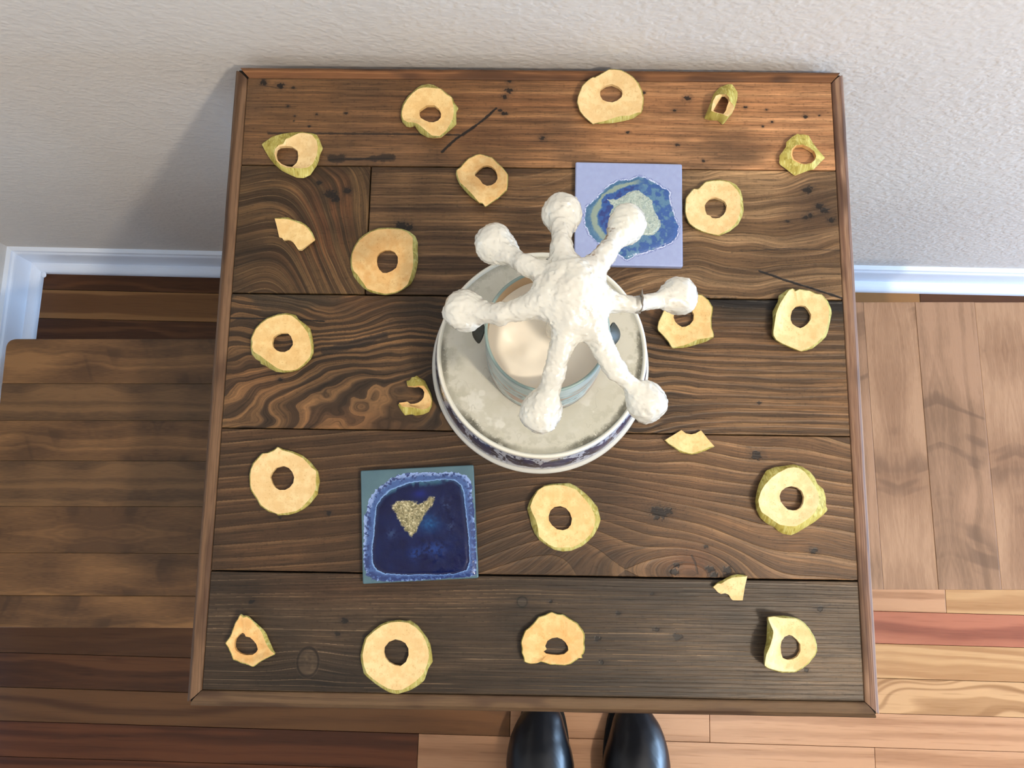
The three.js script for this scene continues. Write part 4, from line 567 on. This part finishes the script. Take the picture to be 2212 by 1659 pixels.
slice({ id: 10, closed: 1, x: -0.243, z: -0.0222, hole: [-84,15,45,-76,-41,45,-50,-65,45,-6,-84,45,58,-85,45,92,-53,45,113,-2,45,115,31,45,86,77,45,42,101,45,-3,99,45,-41,83,45,-74,51,45], flesh: [-276,-19,69,-245,-115,60,-200,-173,55,-140,-221,52,-51,-255,51,30,-265,50,86,-257,50,148,-211,50,201,-155,50,255,-86,50,278,-12,50,295,53,50,294,108,51,283,154,52,233,215,54,178,267,58,126,283,63,48,285,72,-10,265,79,-69,226,87,-125,186,90,-168,154,88,-245,108,82,-266,61,77,-263,18,73], peel: [-300,46,8,-299,-38,8,-267,-132,8,-220,-189,8,-155,-241,8,-51,-280,8,31,-291,8,119,-273,8,145,-231,8,226,-175,8,265,-138,8,292,-50,8,308,34,8,310,99,8,290,155,8,243,211,8,178,262,8,120,284,8,35,296,8,-38,288,8,-104,257,8,-142,230,8,-193,212,8,-199,189,8,-242,166,8,-286,116,8] }, 'golden dried apple ring alone at the left end of the boldly figured plank', 1, false);
slice({ id: 11, closed: 1, x: 0.1422, z: -0.0511, hole: [-105,3,45,-91,-68,45,-14,-104,45,62,-83,45,91,-26,45,85,27,45,51,71,45,12,93,45,-26,98,45,-68,72,45,-93,42,45], flesh: [-268,119,118,-259,72,120,-223,-5,113,-175,-108,86,-93,-182,64,17,-217,53,107,-223,51,166,-215,51,221,-167,51,261,-96,53,260,-70,54,244,11,61,239,101,72,254,146,76,262,198,79,188,213,81,108,226,77,50,255,70,-18,282,68,-86,297,73,-130,307,78,-164,249,88,-217,193,105,-264,149,116], peel: [-262,106,67,-253,59,68,-217,-18,62,-168,-121,39,-84,-196,20,25,-231,11,116,-237,9,180,-229,8,235,-183,8,278,-108,9,275,-77,10,262,-1,12,258,87,15,274,131,17,281,188,18,205,233,19,77,274,17,-9,297,20,-121,303,31,-160,243,41,-210,186,55,-257,138,64] }, "dried apple ring partly hidden under the ball of the star ornament's right arm", 1, false);
slice({ id: 12, closed: 1, x: 0.2541, z: -0.0538, hole: [-112,9,55,-97,-44,54,-56,-89,51,-8,-101,48,35,-96,46,64,-61,45,87,-13,45,81,35,45,53,75,45,14,106,45,-21,122,46,-63,107,48,-97,82,50,-113,44,53], flesh: [-300,182,110,-289,99,126,-273,-2,140,-234,-91,135,-184,-165,119,-134,-232,103,-92,-253,93,-76,-223,91,-25,-249,80,34,-239,70,69,-243,66,130,-213,58,190,-206,55,231,-149,53,254,-84,51,256,-32,51,243,56,50,222,139,50,190,196,51,131,258,52,43,320,55,-35,348,60,-86,328,64,-147,305,72,-217,278,84,-269,251,95,-296,211,104], peel: [-290,168,35,-280,78,42,-282,-34,48,-226,-137,45,-214,-196,42,-137,-252,34,-74,-275,28,-54,-246,26,-4,-268,21,55,-257,17,87,-260,15,151,-229,12,211,-219,10,264,-157,9,295,-78,8,297,-34,8,275,54,8,255,133,8,230,195,8,177,248,9,93,314,10,-19,342,12,-74,322,14,-134,302,18,-206,269,23,-257,240,28,-286,198,32] }, 'golden dried apple ring at the right edge of the table over the black crack', 0, false);
slice({ id: 13, closed: 0, x: -0.1125, z: 0.0299, hole: [-72,-97,92,-3,-89,109,31,-95,108,68,-77,94,86,-45,76,79,0,59,60,28,52,29,50,50,-8,62,50,-46,64,50,-65,50,51,-75,43,52,-106,49,52,-152,56,53], flesh: [-73,-100,98,-6,-94,114,32,-102,113,83,-102,99,114,-64,81,142,-13,65,156,38,62,148,79,65,119,106,71,79,121,82,27,111,94,-21,101,88,-80,98,72,-119,93,66,-145,64,62], peel: [-93,-161,24,-58,-170,26,-46,-196,27,-17,-197,28,-2,-214,28,31,-191,27,82,-163,24,112,-103,19,135,-59,14,153,11,10,154,52,9,149,84,8,128,132,8,81,155,8,34,165,8,-4,169,8,-29,157,8,-61,160,8,-95,170,8,-125,136,8,-155,95,8,-166,69,9] }, 'thin crescent of dried apple with olive peel, just left of the upturned dish', 2, true);
slice({ id: 14, closed: 1, x: -0.2349, z: 0.1076, hole: [-102,-11,45,-86,-53,45,-52,-96,45,13,-115,45,66,-97,45,101,-60,45,122,-10,45,116,42,45,86,84,45,45,107,45,-11,108,45,-49,86,45,-80,44,45], flesh: [-282,-7,61,-279,-72,64,-254,-133,68,-218,-175,69,-177,-223,70,-128,-228,69,-74,-252,67,-41,-286,65,0,-258,63,75,-241,58,141,-214,55,198,-187,53,243,-141,51,283,-100,51,326,-73,50,326,11,50,330,85,50,310,145,50,262,206,50,214,262,50,161,299,50,87,314,50,-5,329,50,-52,311,50,-100,294,50,-168,249,51,-204,190,52,-259,117,55,-276,66,57], peel: [-297,-9,24,-292,-79,30,-267,-140,34,-234,-182,37,-189,-229,38,-138,-234,37,-89,-257,34,-53,-291,31,-2,-271,27,96,-252,18,182,-218,13,255,-163,10,310,-99,9,335,-71,9,356,22,8,344,106,8,342,143,8,272,237,8,214,284,8,146,317,8,77,336,8,-16,338,8,-22,324,8,-102,307,9,-185,253,10,-221,193,11,-277,120,15,-291,65,19] }, 'large pale dried apple ring with one small pointed tip, left of the navy tile', 0, false);
slice({ id: 15, closed: 0, x: 0.1451, z: 0.0694, hole: [-78,-121,33,-38,-91,33,13,-82,32,57,-93,32,105,-121,32], flesh: [-238,-20,70,-202,13,74,-156,40,75,-115,66,69,-65,84,52,-26,92,41,15,98,36,69,80,35,130,59,35,165,38,35,222,27,35], peel: [-235,-24,33,-202,13,35,-152,46,36,-108,76,29,-94,88,25,-45,94,14,21,102,7,75,91,6,157,63,6,191,45,6,232,28,6] }, 'fan-shaped piece of dried apple right of the upturned dish', 1, false);
slice({ id: 16, closed: 1, x: 0.2387, z: 0.1195, hole: [-140,-21,85,-122,-66,85,-80,-99,85,-24,-114,85,26,-101,85,66,-69,85,84,-15,85,74,40,85,50,81,85,12,104,85,-24,107,85,-70,99,85,-105,65,85,-131,29,85], flesh: [-346,16,129,-319,-62,130,-284,-117,129,-217,-186,125,-150,-233,121,-64,-276,117,-8,-284,115,38,-278,113,92,-242,112,135,-183,111,178,-111,110,203,-61,110,209,2,110,197,66,110,162,130,110,110,176,110,44,221,111,-12,249,112,-76,250,113,-158,238,116,-212,203,120,-266,163,123,-320,128,126,-341,74,128], peel: [-356,27,57,-340,-55,58,-319,-124,57,-278,-199,52,-242,-255,48,-160,-289,41,-65,-303,34,21,-318,28,96,-299,24,169,-254,21,209,-203,20,234,-139,19,287,-94,18,305,-20,18,303,62,18,320,94,18,271,145,18,195,205,19,119,252,19,24,308,22,-32,331,24,-106,319,27,-152,292,30,-184,261,34,-258,226,40,-313,177,47,-348,105,53] }, 'palest dried apple ring with a wide green peel all round, near the right edge', 3, true);
slice({ id: 17, closed: 1, x: 0.0246, z: 0.1404, hole: [-108,-17,54,-92,-68,51,-55,-101,48,0,-111,46,51,-93,45,88,-52,45,107,2,45,98,57,45,70,93,45,24,108,46,-31,99,48,-77,64,52,-105,23,55], flesh: [-278,-101,99,-251,-179,87,-205,-253,74,-150,-287,66,-66,-302,59,27,-299,54,78,-286,52,143,-264,51,198,-205,50,240,-160,50,282,-101,50,309,-47,50,321,8,50,309,76,50,277,140,50,222,195,50,167,232,51,107,260,52,29,263,56,-49,262,63,-104,240,71,-155,200,82,-197,165,93,-207,84,106,-226,17,110,-259,-46,106], peel: [-307,-84,26,-286,-148,23,-259,-190,20,-218,-246,17,-157,-289,14,-88,-313,11,80,-327,9,146,-298,8,225,-239,8,281,-185,8,345,-107,8,373,7,8,350,80,8,308,154,8,253,209,8,202,250,8,101,293,9,27,300,10,-56,286,12,-130,242,16,-190,202,20,-237,139,25,-266,67,28,-285,-15,28] }, 'dried apple ring with green rim, right of the navy tile', 1, false);
slice({ id: 18, closed: 0, x: 0.1786, z: 0.2007, hole: [-111,37,32,-84,50,32,-45,43,32,-12,58,32,2,87,32,20,104,32,65,105,32,109,104,32], flesh: [-156,-11,50,-119,-43,60,-89,-41,63,-68,-56,75,-33,-81,85,8,-96,79,56,-102,68,103,-105,60,147,-110,56], peel: [-153,-10,15,-121,-37,20,-98,-59,25,-63,-74,32,-27,-96,36,10,-114,34,67,-127,28,129,-121,21,157,-110,18] }, 'smallest fan-shaped piece of dried apple, across the gap above the front plank', 0, false);
slice({ id: 19, closed: 1, x: -0.2593, z: 0.2569, hole: [-84,-9,45,-77,-47,46,-42,-89,51,-15,-105,54,5,-96,55,16,-74,55,54,-65,48,84,-40,45,113,-9,45,131,38,45,118,63,45,86,86,45,21,90,45,-26,75,45,-63,51,45,-80,23,45], flesh: [-146,-17,90,-112,-71,72,-96,-125,72,-71,-191,93,-40,-234,106,-29,-270,109,0,-241,110,31,-251,107,68,-225,95,95,-192,81,128,-153,63,157,-114,54,180,-64,51,205,-15,58,229,14,68,268,53,80,302,69,82,262,83,89,200,115,88,144,151,80,105,179,82,49,156,75,-17,145,57,-59,128,52,-80,125,52,-98,71,62,-120,18,85], peel: [-158,-12,58,-124,-67,39,-109,-121,37,-85,-186,54,-55,-229,64,-44,-267,67,-22,-265,68,-8,-255,68,10,-260,66,43,-243,60,74,-207,49,117,-174,32,163,-133,22,190,-101,19,217,-48,21,254,13,33,272,42,42,294,74,50,254,91,57,190,121,56,135,158,48,95,186,50,39,165,43,-27,153,25,-69,136,20,-92,131,20,-111,77,30,-134,22,53] }, 'small diamond-shaped dried apple ring at the left end of the front plank', 2, false);
slice({ id: 20, closed: 1, x: -0.1224, z: 0.2619, hole: [-103,-5,55,-100,-48,55,-62,-97,55,-4,-121,55,46,-111,55,87,-90,55,116,-43,55,120,13,55,98,73,55,50,109,55,-4,101,55,-55,76,55,-88,38,55], flesh: [-291,17,70,-278,-60,70,-259,-130,70,-198,-188,70,-124,-241,70,-53,-268,70,28,-276,70,110,-267,70,179,-228,70,235,-173,70,269,-117,70,298,-40,70,304,20,70,289,94,70,256,171,70,199,228,70,139,271,70,77,306,70,15,312,70,-48,300,70,-112,267,70,-185,221,70,-246,171,70,-276,99,70], peel: [-320,27,8,-303,-52,8,-284,-122,8,-227,-180,8,-157,-238,8,-99,-265,8,19,-285,8,83,-277,8,115,-286,8,185,-243,8,241,-178,8,279,-131,8,308,-75,8,327,16,8,333,73,8,297,129,8,264,233,8,220,273,8,141,321,8,26,357,8,-38,346,8,-93,321,8,-176,271,8,-255,212,8,-284,182,8,-310,92,8] }, 'large round dried apple ring below the navy tile, touching the front border', 0, false);
slice({ id: 21, closed: 1, x: 0.0209, z: 0.2549, hole: [-108,34,45,-80,14,45,-93,-13,45,-73,-59,45,-33,-83,45,15,-90,45,55,-77,45,87,-50,45,111,-12,45,115,22,45,79,54,43,24,63,37,-40,60,39,-84,53,43], flesh: [-305,-46,91,-282,-114,79,-266,-148,73,-235,-168,68,-195,-206,60,-151,-261,55,-95,-277,52,-59,-297,51,-35,-307,51,5,-288,51,62,-283,50,126,-245,50,186,-211,50,234,-150,50,250,-115,50,246,-46,50,250,-4,50,242,42,50,223,58,50,231,87,50,207,74,50,179,97,50,127,132,50,79,144,51,8,137,54,-48,137,63,-96,120,76,-144,108,88,-148,124,86,-220,131,93,-273,116,98,-276,82,100,-296,40,99,-292,6,97], peel: [-309,-41,49,-285,-110,37,-270,-145,31,-237,-165,26,-197,-204,18,-152,-259,13,-95,-275,10,-58,-296,9,-34,-306,9,7,-287,9,66,-287,8,133,-248,8,196,-213,8,246,-149,8,263,-113,8,259,-42,8,263,2,8,255,49,8,234,64,8,242,94,8,218,80,8,188,104,8,134,140,8,84,152,9,10,145,12,-48,145,21,-97,128,35,-145,116,46,-149,131,44,-222,139,51,-276,124,56,-279,89,58,-300,47,57,-296,12,55] }, 'ragged brownish dried apple ring with a torn split, middle of the front plank', 2, false);
slice({ id: 22, closed: 1, x: 0.2313, z: 0.2518, hole: [-118,-22,115,-105,-66,104,-70,-103,86,-27,-118,76,5,-110,74,46,-75,67,77,-36,52,78,23,46,50,69,48,8,92,53,-44,98,64,-91,81,81,-111,37,99], flesh: [-283,130,178,-272,35,206,-243,-34,220,-211,-108,203,-195,-158,180,-217,-217,170,-239,-274,164,-172,-282,145,-104,-268,128,-2,-263,104,40,-260,97,89,-229,89,138,-178,78,187,-104,63,211,-38,55,213,20,52,192,58,52,137,120,54,73,165,61,9,195,73,-99,191,105,-143,185,121,-205,167,146,-248,154,162], peel: [-256,147,69,-254,22,86,-233,-70,86,-224,-145,76,-213,-233,65,-211,-267,61,-144,-277,53,-61,-281,42,21,-270,34,66,-257,31,118,-230,27,173,-172,21,220,-98,14,238,-33,10,236,25,9,214,68,9,159,130,10,92,180,13,30,207,19,-95,210,36,-124,202,42,-182,186,53,-221,174,61] }, 'dried apple ring with its left edge standing up, right end of the front plank', 0, false);

// ---------------------------------------------------------------- the person taking the photograph: boots in view, the rest stands in the lamp's way
const who = tag(group('person', [0.105, 0, 0]), 'person standing at the table, only the toes of black leather boots in view', 'person');
{
  const leather = phys({ color: srgb(17, 18, 22), roughness: 0.34, specularIntensity: 0.7, clearcoat: 0.15, clearcoatRoughness: 0.3 }), rubber = std({ color: srgb(14, 14, 15), roughness: 0.8 });
  for (const [s, bx] of [[-1, -0.078], [1, 0.077]]) {
    const f = (x, y, z) => { const q = x - bx - s * 0.004 * sstep(0.6, 0.45, z); let d = capsule(q, y * 1.15, z, [0, 0.044, 0.492], [0, 0.046, 0.535], 0.0415, 0.0505); d = smin(d, capsule(q, y * 1.15, z, [-s * 0.006, 0.038, 0.468], [0, 0.044, 0.50], 0.031, 0.04), 0.02); d = smin(d, capsule(q, y, z, [0, 0.045, 0.535], [0, 0.046, 0.655], 0.047, 0.038), 0.03); d = smin(d, capsule(q, y, z, [0, 0.06, 0.57], [0, 0.12, 0.635], 0.036, 0.046), 0.03); d = smin(d, capsule(q, y, z, [0, 0.08, 0.648], [0, 0.23, 0.65], 0.044, 0.05), 0.03); d += 0.0012 * (noise3(x * 90, y * 90, z * 40) - 0.5); return Math.max(d, 0.011 - y, y - 0.235); };
    mesh('boot', surfaceNets(f, [bx - 0.07, 0, 0.40], [bx + 0.07, 0.25, 0.72], 0.004), leather, who);
    const sh = new THREE.Shape(); const pts = []; for (let i = 0; i < 40; i++) { const a = i / 40 * Math.PI * 2, z = 0.567 - 0.137 * Math.cos(a), w = (0.047 - 0.012 * sstep(0.52, 0.7, z)) * Math.pow(Math.abs(Math.sin(a)), 0.62) * Math.sign(Math.sin(a)); pts.push(new THREE.Vector2(bx + w - s * 0.003, z)); } sh.setFromPoints(pts);
    const g = new THREE.ExtrudeGeometry(sh, { depth: 0.012, bevelEnabled: true, bevelSize: 0.001, bevelThickness: 0.001, bevelSegments: 1 }); g.rotateX(Math.PI / 2); g.translate(0, 0.0145, 0); mesh('sole', g, rubber, who);
  }
  const J = { pelvis: [0, 0.93, 0.71], chest: [0, 1.28, 0.70], neck: [0, 1.45, 0.69], head: [0, 1.575, 0.655] };
  const arm = { l: [[-0.17, 1.40, 0.70], [-0.235, 1.14, 0.56], [-0.215, 1.36, 0.33]], r: [[0.17, 1.40, 0.71], [0.215, 1.12, 0.76], [0.22, 0.88, 0.72]] };
  const fingers = (w, dir, side, fwd) => { const o = []; const add = (a, b, c, r) => o.push([a, b, r, r * 0.92], [b, c, r * 0.92, r * 0.8]); const pt = (a, s, n) => [w[0] + dir[0] * a + side[0] * s + fwd[0] * n, w[1] + dir[1] * a + side[1] * s + fwd[1] * n, w[2] + dir[2] * a + side[2] * s + fwd[2] * n]; [[-0.030, 0.062], [-0.010, 0.074], [0.010, 0.068], [0.029, 0.054]].forEach(([s, l]) => add(pt(0.088, s, 0), pt(0.088 + l * 0.5, s * 1.1, 0.008), pt(0.088 + l * 0.8, s * 1.1, 0.030), 0.0085)); add(pt(0.03, -0.032, 0.004), pt(0.058, -0.056, 0.016), pt(0.085, -0.058, 0.028), 0.0100); o.push([pt(0.008, 0, 0), pt(0.05, 0, 0), 0.028, 0.036], [pt(0.05, -0.02, 0), pt(0.086, -0.024, 0), 0.016, 0.011], [pt(0.05, 0.02, 0), pt(0.086, 0.024, 0), 0.016, 0.011]); return o; };
  const hands = [...fingers(arm.l[2], [0.25, 0.45, -0.86], [0.95, -0.2, 0.17], [0.1, -0.86, -0.44]), ...fingers(arm.r[2], [0.0, -1, -0.05], [0, -0.05, 1], [-1, 0, 0])];
  const limbs = (e, x, y, z) => { let d = 9; for (const k of ['l', 'r']) { const [s, el, w] = arm[k]; d = Math.min(d, smin(capsule(x, y, z, s, el, 0.048 + e, 0.04 + e), capsule(x, y, z, el, w, 0.039 + e, 0.028 + e), 0.03)); } return d; };
  const torso = (e, x, y, z) => { const q = x * 0.72; let d = capsule(q, y, (z - 0.705) * 1.15 + 0.705, [0, 0.96, 0.705], [0, 1.18, 0.705], 0.112 + e, 0.105 + e); d = smin(d, capsule(q, y, (z - 0.7) * 1.1 + 0.7, [0, 1.18, 0.70], [0, 1.34, 0.70], 0.105 + e, 0.115 + e), 0.06); return smin(d, capsule(x, y, z, arm.l[0], arm.r[0], 0.055 + e, 0.055 + e), 0.06); };
  const head = (x, y, z) => { const hy = y - 1.58, hz = z - 0.645, c = Math.cos(0.5), s = Math.sin(0.5), yy = hy * c + hz * s, zz = -hy * s + hz * c; let d = Math.hypot(x / 0.074, yy / 0.1, (zz - 0.012) / 0.092) * 0.08 - 0.08; d = smin(d, Math.hypot(x / 0.055, (yy + 0.055) / 0.06, (zz + 0.03) / 0.06) * 0.058 - 0.058, 0.03); d = smin(d, capsule(x, yy, zz, [0, 0.012, -0.082], [0, -0.026, -0.102], 0.008, 0.013), 0.012); for (const k of [-1, 1]) { d = smin(d, Math.hypot((x - k * 0.077) / 0.01, (yy + 0.005) / 0.03, (zz - 0.015) / 0.018) * 0.015 - 0.015, 0.008); d = Math.max(d, 0.013 - Math.hypot(x - k * 0.031, yy - 0.008, zz + 0.089)); } d = smin(d, capsule(x, yy, zz, [-0.02, -0.058, -0.083], [0.02, -0.058, -0.083], 0.006, 0.006), 0.008); return smin(d, capsule(x, y, z, J.neck, [0, 1.54, 0.67], 0.052, 0.05), 0.03); };
  const skin = std({ color: srgb(206, 160, 134), roughness: 0.6 });
  const bodyG = surfaceNets((x, y, z) => { let d = smin(torso(-0.012, x, y, z), head(x, y, z), 0.05); d = smin(d, limbs(-0.006, x, y, z), 0.03); for (const s of [-1, 1]) { d = smin(d, capsule(x, y, z, [s * 0.085, 0.92, 0.71], [s * 0.08, 0.5, 0.68], 0.078, 0.05), 0.03); d = smin(d, capsule(x, y, z, [s * 0.08, 0.5, 0.68], [s * 0.077, 0.1, 0.65], 0.048, 0.034), 0.03); } return d; }, [-0.34, 0.06, 0.24], [0.34, 1.72, 0.9], 0.011);
  const handG = [arm.l[2], arm.r[2]].map((w, k) => surfaceNets((x, y, z) => { let d = 9; for (const [a, b, ra, rb] of hands.slice(k * 13, k * 13 + 13)) d = smin(d, capsule(x, y, z, a, b, ra, rb), 0.006); return smin(d, capsule(x, y, z, arm[k ? 'r' : 'l'][1], w, 0.036, 0.024), 0.02); }, [w[0] - 0.1, w[1] - (k ? 0.21 : 0.08), w[2] - (k ? 0.1 : 0.2)], [w[0] + 0.12, w[1] + (k ? 0.04 : 0.12), w[2] + 0.08], 0.0035));
  mesh('body', mergeGeometries([bodyG, ...handG]), skin, who);
  mesh('shirt', surfaceNets((x, y, z) => { const l = limbs(0.009, x, y, z); const cuff = Math.max(l, Math.max(0.02 - Math.hypot(x - arm.l[2][0], y - arm.l[2][1], z - arm.l[2][2]), 0.02 - Math.hypot(x - arm.r[2][0], y - arm.r[2][1], z - arm.r[2][2]))); let d = smin(torso(0.006, x, y, z), cuff, 0.04); d = Math.max(d, 0.9 - y); return Math.max(d, 0.062 - Math.hypot(x, (y - 1.49) * 0.8, z - 0.68)); }, [-0.34, 0.86, 0.24], [0.34, 1.52, 0.92], 0.012), std({ color: srgb(70, 72, 80), roughness: 0.9 }), who);
  mesh('trousers', surfaceNets((x, y, z) => { let d = capsule(x * 0.75, y, z, [0, 0.92, 0.71], [0, 1.0, 0.705], 0.112, 0.112); for (const s of [-1, 1]) { d = smin(d, capsule(x, y, z, [s * 0.085, 0.9, 0.71], [s * 0.08, 0.5, 0.68], 0.098, 0.074), 0.04); d = Math.min(d, capsule(x, y, z, [s * 0.08, 0.5, 0.68], [s * 0.077, 0.12, 0.655], 0.074, 0.066)); } return Math.max(d, 0.13 - y, y - 1.01); }, [-0.24, 0.1, 0.54], [0.24, 1.04, 0.88], 0.012), std({ color: srgb(40, 46, 62), roughness: 0.95 }), who);
  mesh('hair', surfaceNets((x, y, z) => { const hy = y - 1.58, hz = z - 0.645, c = Math.cos(0.5), s = Math.sin(0.5), yy = hy * c + hz * s, zz = -hy * s + hz * c; const d = Math.hypot(x / 0.083, (yy - 0.008) / 0.105, (zz - 0.022) / 0.098) * 0.09 - 0.09; return Math.max(d, -(zz + 0.035 + 0.5 * (yy - 0.05)) * 0.9, -(yy + 0.07)) + 0.003 * (noise3(x * 60, y * 60, z * 60) - 0.5); }, [-0.11, 1.42, 0.5], [0.11, 1.73, 0.82], 0.007), std({ color: srgb(58, 40, 28), roughness: 0.7 }), who);
  const eye = std({ color: srgb(236, 234, 230), roughness: 0.2 }); for (const k of [-1, 1]) { const c = Math.cos(0.5), s = Math.sin(0.5), yy = 0.008, zz = -0.080; mesh('eye', new THREE.SphereGeometry(0.0115, 16, 12).translate(k * 0.031, 1.58 + yy * c - zz * s, 0.645 + yy * s + zz * c), eye, who); }
}

// ---------------------------------------------------------------- ceiling lamp, right of the table and behind the photographer's shoulder
{
  const l = tag(group('ceiling_lamp', [LAMP.x, LAMP.y, LAMP.z]), 'round frosted glass ceiling lamp hanging to the right of the table', 'lamp');
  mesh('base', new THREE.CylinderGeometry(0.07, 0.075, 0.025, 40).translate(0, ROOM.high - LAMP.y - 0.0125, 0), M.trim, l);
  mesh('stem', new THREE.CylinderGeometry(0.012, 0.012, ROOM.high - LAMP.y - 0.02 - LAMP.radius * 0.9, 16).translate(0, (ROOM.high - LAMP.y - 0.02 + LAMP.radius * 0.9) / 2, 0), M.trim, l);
  const globe = mesh('lamp_globe', new THREE.SphereGeometry(LAMP.radius, 40, 24), std({ color: 0xffffff, emissive: new THREE.Color(...LAMP.color), emissiveIntensity: 4, roughness: 0.4 }), l); globe.castShadow = false;
  const p = new THREE.PointLight(new THREE.Color(...LAMP.color), LAMP.power, 0, 2); p.castShadow = true; p.shadow.radius = LAMP.radius / 0.02; p.shadow.mapSize.set(2048, 2048); l.add(p);
}
renderer.render(scene, camera);
